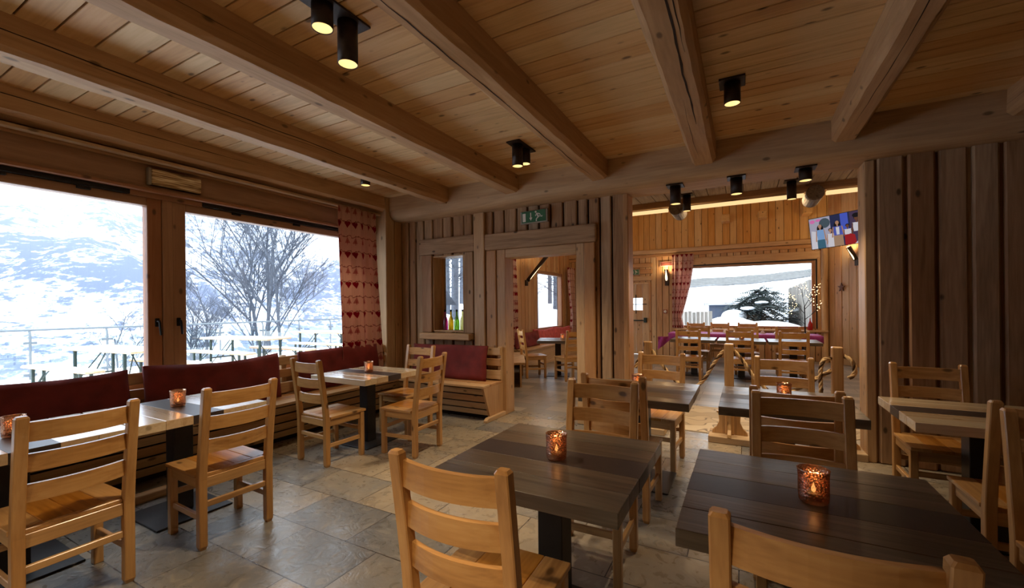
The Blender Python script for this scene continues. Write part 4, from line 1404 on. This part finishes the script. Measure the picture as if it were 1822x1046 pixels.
# exit signs
def exit_sign(loc, w, h, label, tilt=0.0, flip=False):
    t = empty('exit_sign', loc, 0, label, 'exit sign', 'green exit signs')
    t.rotation_euler = (0, tilt, 0)
    g = G(); g.box((-w / 2, -0.045, -h / 2), (w / 2, 0.0, h / 2), 0.006, 2); obj('housing', g, M['grey_plastic'], t)
    g = G(); g.box((-w / 2 + 0.025, -0.05, -h / 2 + 0.014), (w / 2 - 0.025, -0.044, h / 2 - 0.008), 0.001); obj('panel', g, M['green_sign'], t)
    g = G()
    def pl(pts):
        g.prism([((-x if flip else x) * w, z * h) for x, z in pts], -0.052, -0.0501, 'y')
    pl([(-0.40, -0.33), (-0.29, -0.33), (-0.29, 0.30), (-0.40, 0.30)])                       # doorway
    obj('door_symbol', g, M['white'], t)
    g = G()
    pl([(-0.115, 0.32), (-0.085, 0.32), (-0.085, -0.08), (-0.115, -0.08)])                   # arrow shaft
    pl([(-0.155, -0.06), (-0.045, -0.06), (-0.10, -0.30)])                                   # arrow head
    obj('arrow_symbol', g, M['white'], t)
    g = G()
    hx, hz, hr = 0.085, 0.34, 0.035                                                          # running man
    pl([(hx + hr * math.cos(a * PI / 4), hz + hr * 2.2 * math.sin(a * PI / 4)) for a in range(8)])
    pl([(0.09, 0.26), (0.15, 0.22), (0.21, -0.08), (0.15, -0.10)])
    pl([(0.14, 0.25), (0.22, 0.20), (0.27, 0.05), (0.245, 0.03), (0.205, 0.13), (0.13, 0.17)])
    pl([(0.10, 0.22), (0.06, 0.03), (0.085, 0.0), (0.13, 0.18)])
    pl([(0.16, -0.04), (0.22, -0.04), (0.31, -0.10), (0.33, 0.0), (0.30, 0.02), (0.28, -0.02), (0.21, 0.03)])
    pl([(0.15, -0.04), (0.20, -0.08), (0.12, -0.22), (0.12, -0.38), (0.08, -0.38), (0.085, -0.2)])
    obj('running_symbol', g, M['white'], t)
exit_sign((-2.35, 4.965, 2.59), 0.385, 0.165, 'green running-man exit sign above the doorway', rad(-1.2))
exit_sign((-2.85, YE - 0.045, 2.42), 0.30, 0.16, 'small green exit sign over the far door')

# star ornament, socket box on the angled wall
ang = math.atan2(12.0 - 12.88, 2.32 - 1.80)
def on_angled(s, z): return (1.80 + 0.509 * s, 12.88 - 0.861 * s, z)
g = G()
pts = [((0.11 if i % 2 == 0 else 0.045) * math.cos(i * PI / 5 + 0.3), (0.11 if i % 2 == 0 else 0.045) * math.sin(i * PI / 5 + 0.3)) for i in range(10)]
g.prism(pts, -0.03, -0.008, 'y')
o = obj('star_ornament', g, plain('rusty_star', rgb(92, 50, 26), 0.6, noise=0.2), None, on_angled(0.42, 1.82), ang); tag(o, 'small rusty star ornament on the angled wall', 'ornament')

# ------------------------------------------------------------------ television
t = empty('wall_television', (1.449, 9.352, 2.735), 0, 'slim television on an arm above the far room, showing five people', 'television')
Rz = math.atan2(-0.497, 0.867)
t.rotation_euler = (Matrix.Rotation(Rz, 4, 'Z') @ Matrix.Rotation(rad(-2.6), 4, 'Y') @ Matrix.Rotation(rad(7), 4, 'X')).to_euler()
g = G(); g.box((-0.44, 0.0, -0.285), (0.44, 0.035, 0.285), 0.004, 2); obj('bezel', g, M['black'], t)
tvc = {'bg': (190, 186, 206), 'navy': (52, 56, 92), 'blue': (86, 104, 214), 'pink': (240, 130, 196), 'hair': (38, 34, 36), 'skin1': (196, 146, 118), 'skin2': (120, 78, 58), 'white': (236, 232, 240),
       'ltblue': (140, 180, 232), 'teal': (72, 116, 138), 'red': (178, 44, 48), 'grey': (150, 152, 168), 'violet': (92, 104, 196), 'tan': (186, 150, 122), 'plum': (84, 66, 92), 'palm': (84, 98, 108)}
tvm = [emit('screen_' + k, rgb(*c), 0.62) for k, c in tvc.items()]
ti = {k: i for i, k in enumerate(tvc)}
g = G()
lay = [0]
def tv(pts, col):
    y = -0.0002 - 0.00006 * lay[0]
    lay[0] += 1
    g.face([((u - 0.5) * 0.86, y, (0.5 - v) * 0.55) for u, v in pts], ti[col])
def ell(cx, cy, rx, ry, col, n=16):
    tv([(cx + rx * math.cos(-2 * PI * i / n), cy + ry * math.sin(-2 * PI * i / n)) for i in range(n)], col)
tv([(0, 1), (1, 1), (1, 0), (0, 0)], 'bg')
tv([(0.38, 1), (0.72, 1), (0.72, 0), (0.38, 0)], 'navy')
tv([(0.56, 0.7), (0.69, 0.7), (0.69, 0), (0.56, 0)], 'blue')
tv([(0.72, 1), (0.9, 1), (0.9, 0), (0.72, 0)], 'plum')
ell(0.06, 0.10, 0.05, 0.06, 'pink'); ell(0.17, 0.08, 0.05, 0.04, 'pink'); ell(0.28, 0.2, 0.1, 0.16, 'palm')
# five seated and standing figures
def figure(cx, cy, hr, skin, hair, top, bottom, long_hair, wide=0.07, waist=0.7, end=1.0):
    if long_hair: ell(cx, cy + 0.09, hr * 1.9, hr * 4.6, hair)
    else: ell(cx, cy - 0.02, hr * 1.3, hr * 2.0, hair)
    tv([(cx - wide, end), (cx + wide, end), (cx + wide * 0.95, waist), (cx - wide * 0.95, waist)], bottom)
    tv([(cx - wide * 0.8, waist), (cx + wide * 0.8, waist), (cx + wide, cy + hr * 3.6), (cx - wide, cy + hr * 3.6)], top)
    tv([(cx - hr * 0.4, cy + hr * 3.8), (cx + hr * 0.4, cy + hr * 3.8), (cx + hr * 0.4, cy + hr), (cx - hr * 0.4, cy + hr)], skin)
    tv([(cx - wide * 1.35, waist + 0.05), (cx - wide * 1.05, waist + 0.05), (cx - wide * 0.8, cy + hr * 3.8), (cx - wide * 1.0, cy + hr * 3.9)], skin)
    tv([(cx + wide * 1.05, waist + 0.05), (cx + wide * 1.35, waist + 0.05), (cx + wide * 1.0, cy + hr * 3.9), (cx + wide * 0.8, cy + hr * 3.8)], skin)
    ell(cx, cy, hr, hr * 1.95, skin)
tv([(0.0, 1), (0.15, 1), (0.14, 0.45), (0.03, 0.4)], 'white')
figure(0.19, 0.28, 0.032, 'skin1', 'hair', 'ltblue', 'teal', True, 0.075, 0.72)
figure(0.37, 0.47, 0.028, 'skin1', 'hair', 'white', 'white', False, 0.065, 0.85)
figure(0.50, 0.26, 0.032, 'skin1', 'hair', 'violet', 'tan', True, 0.085, 0.66)
tv([(0.475, 0.64), (0.525, 0.64), (0.53, 0.4), (0.47, 0.4)], 'white')
figure(0.67, 0.42, 0.026, 'skin2', 'hair', 'white', 'red', False, 0.065, 0.68)
figure(0.83, 0.22, 0.036, 'skin2', 'hair', 'white', 'plum', False, 0.075, 0.62)
ell(0.83, 0.13, 0.065, 0.07, 'hair')
tv([(0.62, 1), (0.8, 1), (0.78, 0.72), (0.7, 0.66)], 'red')
tv([(0.77, 1), (0.9, 1), (0.86, 0.86)], 'white')
obj('screen', g, tvm, t)
g = G(); g.box((-0.15, 0.035, -0.15), (0.15, 0.055, 0.15), 0.004); g.tube([(0, 0.05, 0), (0.18, 0.32, -0.02)], 0.022, 10); g.tube([(0.18, 0.32, -0.02), (0.88, 0.30, -0.02)], 0.022, 10)
obj('bracket', g, M['black'], t)

# ------------------------------------------------------------------ rope posts
def rope(name, pts, label, r=0.0175):
    """hemp rope: two twisted strands along a smooth curve"""
    P = [Vector(p) for p in pts]
    out = []
    n = len(P)
    for i in range(n - 1):
        p0, p1, p2, p3 = P[max(i - 1, 0)], P[i], P[i + 1], P[min(i + 2, n - 1)]
        for k in range(16):
            s = k / 16
            out.append(0.5 * ((2 * p1) + (p2 - p0) * s + (2 * p0 - 5 * p1 + 4 * p2 - p3) * s * s + (3 * p1 - p0 - 3 * p2 + p3) * s ** 3))
    out.append(P[-1])
    t = empty(name, tuple(P[0]), 0, label, 'rope', 'hemp ropes between posts')
    dist = [0]
    for a, b in zip(out, out[1:]): dist.append(dist[-1] + (b - a).length)
    for k, mt in enumerate((M['rope'], M['rope_dark'], M['rope'])):
        g = G()
        q = []
        for i, c in enumerate(out):
            d = (out[min(i + 1, len(out) - 1)] - out[max(i - 1, 0)]).normalized()
            a = d.cross(Vector((0, 1, 0.3))).normalized(); b = d.cross(a)
            an = dist[i] / 0.085 * 2 * PI / 1.6 + k * 2 * PI / 3
            q.append(c + (a * math.cos(an) + b * math.sin(an)) * r * 0.55 - P[0])
        g.tube(q, r * 0.62, 6)
        obj('strand', g, mt, t)
    return t
def rope_post(x, label, base=True):
    t = empty('rope_post', (x, 5.10, 0.0005), 0, label, 'rope post', 'wooden rope posts')
    g = G(); g.box((-0.045, -0.045, 0.07), (0.045, 0.045, 1.03), 0.012, 2); obj('post', g, M['chair_z'], t)
    g = G()
    g.prism([(-0.2, -0.16), (0.2, -0.16), (0.2, 0.16), (-0.2, 0.16)], 0.0, 0.07, 'z', bev=0.006)
    obj('plinth', g, M['beam_x'], t)
    for k in range(4):
        g = G()
        Mk = Matrix.Rotation(k * PI / 2, 4, 'Z')
        prof = [(0.046, 0.07), (0.17, 0.07), (0.165, 0.10), (0.125, 0.14), (0.10, 0.20), (0.105, 0.27), (0.13, 0.31), (0.046, 0.31)]
        g.prism(prof, -0.018, 0.018, 'y', M=Mk, bev=0.003)
        obj('brace', g, M['chair_z'], t)
    return t
rope_post(-0.99, 'first rope post, near the wall end')
rope_post(-0.152, 'middle rope post with a carved foot on the paving')
rope_post(0.775, 'rope post near the pale door jamb')
rope('barrier_rope', [(-0.945, 5.10, 0.93), (-0.86, 5.10, 0.80), (-0.70, 5.12, 0.60), (-0.56, 5.12, 0.52), (-0.42, 5.12, 0.60), (-0.28, 5.11, 0.84), (-0.197, 5.10, 0.96)], 'rope sagging between the first and middle posts')
rope('barrier_rope', [(-0.107, 5.10, 0.96), (-0.02, 5.11, 0.85), (0.10, 5.12, 0.66), (0.28, 5.12, 0.52), (0.46, 5.12, 0.60), (0.62, 5.11, 0.72), (0.73, 5.10, 0.80)], 'rope sagging between the middle post and the jamb post')
rope('loose_rope_end', [(0.73, 5.08, 0.92), (0.66, 5.04, 0.90), (0.635, 5.03, 0.78), (0.64, 5.03, 0.55), (0.64, 5.03, 0.35)], 'loose rope end hanging from the jamb post')
rope('barrier_rope', [(0.82, 5.08, 0.95), (0.88, 5.05, 0.90), (0.90, 5.05, 0.80), (0.86, 5.06, 0.74)], 'short rope loop on the far side of the jamb post')
rope('barrier_rope', [(-1.04, 5.10, 0.92), (-1.10, 5.09, 0.80), (-1.13, 5.08, 0.72)], 'short rope from the first post to the wall end')

# ------------------------------------------------------------------ bottles in the narrow window
def bottle(x, y, tint, label, h=0.30):
    k = h / 0.30
    t = empty('glass_bottle', (x, y, NW[2] + 0.0205), 0, label, 'bottle', 'coloured bottles in the narrow window')
    g = G(); g.lathe([(0, 0), (0.036 * k, 0), (0.04 * k, 0.008), (0.041 * k, 0.08 * k), (0.04 * k, 0.13 * k), (0.028 * k, 0.175 * k), (0.015 * k, 0.21 * k), (0.0125 * k, 0.27 * k), (0, 0.275 * k)], 20)
    obj('body', g, bottle_mat('bottle_' + label.split()[0], tint), t)
    g = G(); g.lathe([(0.0, 0.272 * k), (0.0155, 0.272 * k), (0.0155, 0.30 * k), (0, 0.302 * k)], 14)
    obj('cap', g, M['black'], t)
bottle(-3.92, 5.12, rgb(206, 90, 150), 'pinkish purple glass bottle in the narrow window')
bottle(-3.815, 5.12, rgb(206, 176, 60), 'amber glass bottle between two others in the narrow window')
bottle(-3.71, 5.12, rgb(150, 186, 90), 'green glass bottle in the narrow window')
bottle(-3.605, 5.12, rgb(206, 200, 150), 'pale glass bottle at the end of the narrow window row')

# ------------------------------------------------------------------ twig tree with lights
t = empty('twig_tree', (1.29, YE - 0.22, 0.0), 0, 'bare twig tree strung with warm fairy lights at the far window', 'twig tree')
g = G()
tips = []
rt = random.Random(5)
def grow(p, d, L, r, depth):
    q = p + d * L
    mid = p + d * L * 0.5 + Vector((rt.uniform(-1, 1), rt.uniform(-0.5, 0.5), 0)) * L * 0.04
    g.tube([p, mid, q], [r, r * 0.85, r * 0.65], 5)
    if depth == 0:
        tips.append(q); tips.append(mid); return
    for k in range(3 if depth > 1 else 2):
        a = rt.uniform(-0.9, 0.9)
        nd = (d + Vector((a, rt.uniform(-0.25, 0.25), rt.uniform(-0.05, 0.25)))).normalized()
        grow(p + d * L * rt.uniform(0.55, 1.0), nd, L * rt.uniform(0.55, 0.75), r * 0.55, depth - 1)
    tips.append(q)
grow(Vector((0, 0, 0.02)), Vector((0.0, 0, 1)), 1.35, 0.02, 0)
for z, a in ((0.95, -0.8), (1.05, 0.75), (1.2, -0.6), (1.3, 0.6), (1.37, -0.1), (1.37, 0.4)):
    grow(Vector((0, 0, z)), Vector((a, rt.uniform(-0.15, 0.1), 0.75)).normalized(), 0.33, 0.008, 2)
g.lathe([(0, 0), (0.12, 0), (0.12, 0.02), (0, 0.03)], 16)
obj('branches', g, M['black'], t)
g = G()
for q in tips[2:]:
    for _ in range(1):
        c = q + Vector((rt.uniform(-0.03, 0.03), rt.uniform(-0.03, 0.03), rt.uniform(-0.03, 0.03)))
        g.ball(c, 0.0075, 1)
o = obj('fairy_lights', g, M['fairy'], t); o['kind'] = 'stuff'

# ------------------------------------------------------------------ terrace
g = G()
g.box((-14.0, -12, -0.2), (-5.08, 14, -0.02))
struct('ground_terrace', g, M['snow'], 'snow-covered terrace outside the big windows', 'terrace')
t = empty('terrace_railing', (0, 0, 0), 0, 'steel and glass railing along the terrace edge', 'railing')
g = G(); g.tube([(-13.5, -9, 1.04), (-13.5, 14, 1.04)], 0.024, 10); obj('handrail', g, M['alu'], t)
ys = [-8 + 1.265 * i for i in range(17)]
ys = [3.109 + 1.26 * k for k in range(-8, 9)]
for yy in ys:
    g = G()
    g.tube([(-13.44, yy, -0.02), (-13.44, yy, 0.88), (-13.46, yy, 0.97), (-13.5, yy, 1.03)], 0.022, 8)
    g.box((-13.46, yy - 0.1, 0.74), (-13.42, yy + 0.1, 0.79), 0.004); g.box((-13.46, yy - 0.1, 0.06), (-13.42, yy + 0.1, 0.11), 0.004)
    obj('post', g, M['alu'], t)
for a, b in zip(ys, ys[1:]):
    g = G(); g.box((-13.45, a + 0.06, 0.04), (-13.44, b - 0.06, 0.9)); obj('glass_panel', g, M['rail_glass'], t)

def folding(name, L, W, H, label, cat, group, mat):
    t = empty(name, (0, 0, 0), 0, label, cat, group)
    g = G(); g.box((-L / 2, -W / 2, H - 0.03), (L / 2, W / 2, H), 0.004); obj('top', g, mat, t)
    g = G(); g.box((-L / 2 + 0.01, -W / 2 + 0.01, H), (L / 2 - 0.01, W / 2 - 0.01, H + 0.018), 0.008, 2); obj('snow_layer', g, M['snow'], t)
    for sx in (-1, 1):
        g = G()
        x = sx * (L / 2 - 0.3)
        for sy in (-1, 1):
            g.box((x - 0.02, sy * (W / 2 - 0.06) - 0.02, 0), (x + 0.02, sy * (W / 2 - 0.06) + 0.02, H - 0.03))
        g.box((x - 0.015, -W / 2 + 0.06, H * 0.35), (x + 0.015, W / 2 - 0.06, H * 0.35 + 0.03))
        g.tube([(x, 0, H * 0.37), (x - sx * 0.42, 0, H - 0.04)], 0.012, 6)
        g.tube([(x, -W / 2 + 0.08, H * 0.2), (x - sx * 0.3, 0, H - 0.04)], 0.01, 6)
        obj('leg_frame', g, M['green_metal'], t)
    return t
wood_out = wood('beer_table_top', rgb(150, 116, 84), rgb(186, 150, 112), rgb(206, 176, 140), axis='x', rough=0.7, knots=0.2)
ft = folding('beer_table', 2.2, 0.68, 0.77, 'snowy folding table outside the window nearest the camera', 'table', 'folding tables on the terrace', wood_out)
ft.location = (-10.05, 3.42, -0.02); ft.rotation_euler = (0, 0, 0.10)
dup(ft, (-10.7, 6.05, -0.02), 0.16, 'snowy folding table outside, seen beside the window post')
dup(ft, (-10.9, 8.55, -0.02), 0.10, 'farthest snowy folding table, seen next to the heart curtain')
fb = folding('beer_bench', 2.2, 0.26, 0.47, 'snowy folding bench on the near side of the nearest terrace table', 'bench', 'folding benches on the terrace', wood_out)
fb.location = (-10.45, 2.78, -0.02); fb.rotation_euler = (0, 0, 0.10)
dup(fb, (-9.85, 4.12, -0.02), 0.10, 'snowy folding bench behind the nearest terrace table')
dup(fb, (-10.8, 5.5, -0.02), 0.10, 'snowy folding bench before the middle terrace table')
dup(fb, (-10.35, 6.75, -0.02), 0.06, 'snowy folding bench behind the middle terrace table')
dup(fb, (-10.65, 8.0, -0.02), 0.06, 'snowy folding bench before the farthest terrace table')

# ------------------------------------------------------------------ mountain, slope and trees
def fbm(x, y, seed=0, oct_=5):
    from mathutils import noise
    v, a, f = 0, 1, 1
    for i in range(oct_):
        v += a * noise.noise(Vector((x * f + seed * 13.1, y * f - seed * 7.7, seed * 3.3 + i)))
        a *= 0.5; f *= 2.03
    return v
def valley(x, y):
    """height of the land outside the window wall"""
    d = -13.9 - x
    if d < 0: return -0.25
    z = -0.3 - 0.33 * d if d < 60 else -20.1 - 0.12 * (d - 60)
    if d > 130:
        e = d - 130
        z = -28.5 + e * (0.42 + 0.2 * math.tanh((e - 150) / 120))
    z += fbm(x / 90, y / 90, 2) * min(d, 400) * 0.10
    ridge = fbm(x / 160 + 0.4, y / 160, 5, 4)
    z += max(0, d - 110) * 0.16 * ridge
    return z
g = G()
xs_ = [-13.9 - 9 * (1.055 ** i - 1) / 0.055 * 0.35 for i in range(92)]
ys_ = [-700 + 1900 * j / 190 for j in range(191)]
rows = [[g.bm.verts.new((x, y, valley(x, y))) for y in ys_] for x in xs_]
for i in range(len(xs_) - 1):
    for j in range(len(ys_) - 1):
        f = g.bm.faces.new((rows[i][j], rows[i + 1][j], rows[i + 1][j + 1], rows[i][j + 1])); f.smooth = True
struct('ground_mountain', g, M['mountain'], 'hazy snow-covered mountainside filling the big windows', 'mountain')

tree_rng = random.Random(21)
def bare_tree(loc, H, spread, label, seed, depth=4, nb=4, lean=(0, 0)):
    rg = random.Random(seed)
    g = G()
    def br(p, d, L, r, k):
        n = 3
        pts = [p]; q = p; dd = d
        for i in range(n):
            dd = (dd + Vector((rg.uniform(-1, 1), rg.uniform(-1, 1), rg.uniform(-0.2, 0.5))) * 0.10).normalized()
            q = q + dd * L / n
            pts.append(q)
        g.tube(pts, [r, r * 0.85, r * 0.7, r * 0.5], 3 if k < depth else 6, cap=False, smooth=False)
        if k == 0: return
        for _ in range(nb):
            s = rg.uniform(0.25, 1.0)
            base = p.lerp(q, s)
            a = rg.uniform(0, 2 * PI)
            nd = (dd * 0.85 + Vector((math.cos(a), math.sin(a), rg.uniform(0.0, 0.5))) * spread).normalized()
            br(base, nd, L * rg.uniform(0.45, 0.62), r * rg.uniform(0.4, 0.55), k - 1)
    br(Vector((0, 0, 0)), Vector((lean[0], lean[1], 1)).normalized(), H * 0.62, H * 0.0095, depth)
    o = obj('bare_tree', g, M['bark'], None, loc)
    return tag(o, label, 'tree', 'bare trees beyond the terrace')
def on_hill(x, y): return (x, y, valley(x, y) - 0.15)
TR = [(-17.5, 10.6, 9.2, 0.62, 'tallest bare tree beyond the railing, near the heart curtain'), (-18.5, 11.6, 9.6, 0.6, 'bare tree half behind the heart curtain'),
      (-16.8, 11.0, 8.2, 0.55, 'slender bare tree beside the curtain edge, beyond the railing'), (-19.0, 9.2, 5.0, 0.62, 'low spreading bare tree behind the terrace tables'),
      (-20.5, 12.2, 9.0, 0.62, 'bare tree rising behind the middle terrace table'), (-22.0, 13.2, 10.5, 0.6, 'distant bare tree at the curtain side'),
      (-18.0, 8.2, 4.6, 0.6, 'low bare tree beside the window post'), (-20.5, 7.0, 4.6, 0.7, 'low bare tree near the window post, farther down the slope'),
      (-24.0, 11.8, 5.5, 0.6, 'pale bare tree far down the slope'), (-17.0, 8.0, 3.6, 0.6, 'young bare tree above the middle terrace bench')]
for i, (x, y, H, sp, l) in enumerate(TR):
    bare_tree(on_hill(x, y), H, sp, l, 40 + i, 4, 6)

# snow slope and woods outside the far room
def hill(x, y):
    if y < 13.1: base = 0.2 + max(0, (-4.9 - x)) * 0.12
    else:
        base = 0.25 + (y - 13.1) * 0.115
        base += 0.012 * max(0, y - 26) ** 1.3
    base += 0.28 * fbm(x / 5.0, y / 5.0, 9, 3)
    base += 0.10 * max(0, x - 1.0) * min(1, max(0, (y - 14) / 10))
    if x < -5: base += 0.55 * math.exp(-((y - 11) / 4) ** 2) * min(1, (-5 - x) / 3) + 0.10 * max(0, -9 - x)
    return base - 0.1
g = G()
nx, ny = 80, 90
def hp(u, v):
    y = 13.15 + 62 * v
    xl = max(-40, -1.0 * y)
    x = xl + (40 - xl) * u
    return Vector((x, y, hill(x, y)))
g.grid(nx, ny, hp)
struct('ground_slope', g, M['snow'], 'white snow slope outside the far window', 'snow slope')
g = G()
def hp2(u, v):
    x, y = -40 + 34.8 * u, 5.6 + 7.6 * v
    k = -3.2 - (x + 40) * 0
    lim = -5.15 if y > 8.5 else -3.45 - (y - 5.2) * 0.53 + -0.25
    xl = min(-0.98 * y, lim - 0.5)
    x = xl + (lim - xl) * u
    return Vector((x, y, hill(x, y)))
g.grid(50, 24, hp2)
struct('ground_side', g, M['snow'], 'snow bank outside the narrow bottle window', 'snow bank')

road = G()
pts = []
def rd(u, v):
    x = -10 + 16 * u
    y = 30 + 9.5 * u + 0.6 * math.sin(u * 4) + 1.5 * (v - 0.5)
    return Vector((x, y, hill(x, y) + 0.1 + 0.38 * v))
road.grid(40, 3, rd)
struct('ground_road', road, plain('grey_road_bank', rgb(84, 84, 83), 0.9, noise=0.2, nscale=3), 'grey road bank crossing the far snow slope', 'road')
g = G()
g.box((-1.32, 19.6, 0.2), (0.5, 20.0, 1.40)); g.box((-1.5, 19.5, 1.40), (0.7, 20.6, 1.5), 0.03, 2, 1)
x = -2.9
struct('exterior_shed', g, [M['slate'], M['snow']], 'slate-blue shed wall outside the far window', 'shed')

def fence(name, p, q, h0, h1, label, w=0.13, gap=0.015):
    t = empty(name, (p[0], p[1], 0), 0, label, 'fence')
    p, q = Vector((p[0], p[1], 0)), Vector((q[0], q[1], 0))
    d = q - p; L = d.length; a = math.atan2(d.y, d.x)
    Mx = Matrix.Rotation(a, 4, 'Z')
    g = G()
    u = 0
    while u < L:
        g.box((u, 0, 0.0), (u + w - gap, 0.025, h0 + (h1 - h0) * u / L + R.uniform(-0.02, 0.02)), 0.003, 1, 0, Mx)
        u += w
    obj('boards', g, M['grey_wood'], t)
    g = G(); g.box((0, 0.03, 0.5), (L, 0.08, 0.6), 0.003, 1, 0, Mx); obj('rail', g, M['grey_wood'], t)
fence('board_fence', (1.36, 18.0), (2.15, 14.2), 2.0, 2.36, 'weathered board fence outside the far window behind the twig tree')
fence('picket_fence', (-2.4, 16.2), (-1.1, 16.2), 1.2, 1.2, 'short grey picket fence outside behind the far curtain')

# conifer branches half buried in snow
def sprays(loc, R_, H, n, label, seed):
    rg = random.Random(seed)
    t = empty('snowy_conifer_bush', loc, 0, label, 'bush', 'half buried conifer bushes')
    g = G()
    for k in range(n):
        a = rg.uniform(0, 2 * PI); r0 = rg.uniform(0, 0.35) * R_
        p = Vector((r0 * math.cos(a), r0 * math.sin(a), rg.uniform(0.1, 1.0) * H * (1 - r0 / R_ * 0.5)))
        L = rg.uniform(0.35, 0.75) * R_
        d = Vector((math.cos(a), math.sin(a), rg.uniform(-0.7, 0.35))).normalized()
        side = d.cross(Vector((0, 0, 1))).normalized()
        nn = 9
        for i in range(nn):
            s = i / nn
            c = p + d * L * s + Vector((0, 0, -0.25 * L * s * s))
            wl = 0.20 * R_ * (1 - s * 0.75)
            for sg in (-1, 1):
                e = c + side * sg * wl + d * wl * 0.6 - Vector((0, 0, wl * 0.35))
                b = c + d * 0.045 * R_
                g.face([c, b, e])
    obj('needles', g, M['conifer'], t)
    g = G()
    for k in range(4):
        a = rg.uniform(0, 2 * PI); r0 = rg.uniform(0.1, 0.8) * R_
        g.ball((r0 * math.cos(a), r0 * math.sin(a), H * rg.uniform(0.45, 0.95) * (1 - 0.55 * r0 / R_)), R_ * rg.uniform(0.08, 0.16), 2, 0, (1.5, 1.0, 0.4))
    obj('snow_caps', g, M['snow'], t)
for i, (x, y, r, h, n, l) in enumerate(((0.1, 18.3, 0.95, 1.3, 190, 'dark conifer bush in the snow, middle of the far window'),
                                     (0.62, 18.1, 1.15, 1.6, 260, 'dark conifer bush in the snow beside the board fence'),
                                     (-0.6, 18.9, 0.45, 0.8, 70, 'small conifer bush beside the slate-blue shed'),
                                     (0.55, 22.5, 0.35, 0.5, 30, 'small conifer tip poking out of the snow slope'),
                                     (0.62, 25.5, 0.4, 0.55, 30, 'upper conifer tip on the snow slope'),
                                     (4.4, 30.0, 1.4, 1.6, 90, 'conifer patch high on the snow slope near the window edge'),
                                     (1.2, 17.0, 0.75, 1.15, 120, 'low conifer bush at the foot of the board fence'))):
    sprays((x, y, hill(x, y) - 0.05), r, h, n, l, 60 + i)

g = G()
for c, r, sc in (((-0.5, 17.2, 0.6), 0.7, (1.2, 0.8, 0.6)), ((0.65, 16.2, 0.5), 0.8, (1.4, 0.8, 0.5)), ((-0.25, 16.6, 0.62), 0.6, (1.3, 0.8, 0.55)), ((-0.95, 16.9, 0.45), 0.5, (1.2, 0.8, 0.5)), ((-0.35, 17.9, 1.0), 0.36, (1.2, 0.8, 0.7))):
    g.ball(c, r, 3, 0, sc)
struct('ground_snow_mounds', g, M['snow'], 'rounded snow mounds in front of the conifer bushes', 'snow')

# woods seen through the narrow window and the side windows
WO = []
wr = random.Random(9)
for i in range(16):
    y = 12.0 + i * 0.75 + wr.uniform(-0.3, 0.3)
    WO.append((-y * wr.uniform(0.62, 0.92), y))
wl = 'bare grey woodland tree outside the side windows'
for i in range(9):
    y = 15.0 + i * 1.3
    WO.append((-y * wr.uniform(0.37, 0.5), y))
for i, (x, y) in enumerate(WO):
    rg = random.Random(300 + i)
    g = G()
    H = wr.uniform(7, 10)
    g.tube([(0, 0, 0), (wr.uniform(-0.1, 0.1), 0, H * 0.5), (wr.uniform(-0.3, 0.3), 0, H)], [0.14, 0.11, 0.05], 7)
    for k in range(46):
        z = wr.uniform(0.14, 0.95) * H
        a = wr.uniform(0, 2 * PI); L = wr.uniform(0.5, 1.5)
        p = Vector((0, 0, z)); e = p + Vector((math.cos(a) * L, math.sin(a) * L, L * wr.uniform(0.0, 0.7)))
        m_ = p.lerp(e, 0.5) + Vector((0, 0, 0.1))
        g.tube([p, m_, e], [0.022, 0.015, 0.006], 3, cap=False)
        for q in range(3):
            b = p.lerp(e, wr.uniform(0.4, 1)); a2 = wr.uniform(0, 2 * PI)
            g.tube([b, b + Vector((math.cos(a2) * 0.4, math.sin(a2) * 0.4, wr.uniform(0, 0.4)))], [0.008, 0.004], 3, cap=False)
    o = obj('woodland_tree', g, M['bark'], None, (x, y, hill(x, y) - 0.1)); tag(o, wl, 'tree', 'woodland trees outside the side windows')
g = G(); g.box((-8.4, 8.6, 0.0), (-7.0, 9.2, 1.5)); g.prism([(-8.6, 1.5), (-6.8, 1.5), (-7.2, 1.95), (-8.1, 2.0)], 8.4, 9.4, 'y')
struct('exterior_hut', g, [M['slate']], 'grey snow-topped hut outside the narrow window', 'hut')

# ------------------------------------------------------------------ light
world = bpy.data.worlds.new('overcast_sky')
scene.world = world
world.use_nodes = True
nt = world.node_tree
nt.nodes.clear()
bgn = nt.nodes.new('ShaderNodeBackground')
bgn.inputs[0].default_value = (0.86, 0.94, 1.0, 1)
bgn.inputs[1].default_value = 6.4
wo = nt.nodes.new('ShaderNodeOutputWorld')
nt.links.new(bgn.outputs[0], wo.inputs[0])

# ------------------------------------------------------------------ colour management
vs = scene.view_settings
scene.display_settings.display_device = 'sRGB'
vs.view_transform = 'Standard'
vs.look = 'None'
vs.exposure = 0.0
vs.gamma = 1.0
vs.use_curve_mapping = False
scene.cycles.use_denoising = True
scene.cycles.max_bounces = 8
scene.cycles.diffuse_bounces = 5
scene.cycles.transparent_max_bounces = 12
scene.cycles.caustics_reflective = False
scene.cycles.caustics_refractive = False
scene.cycles.sample_clamp_indirect = 6.0
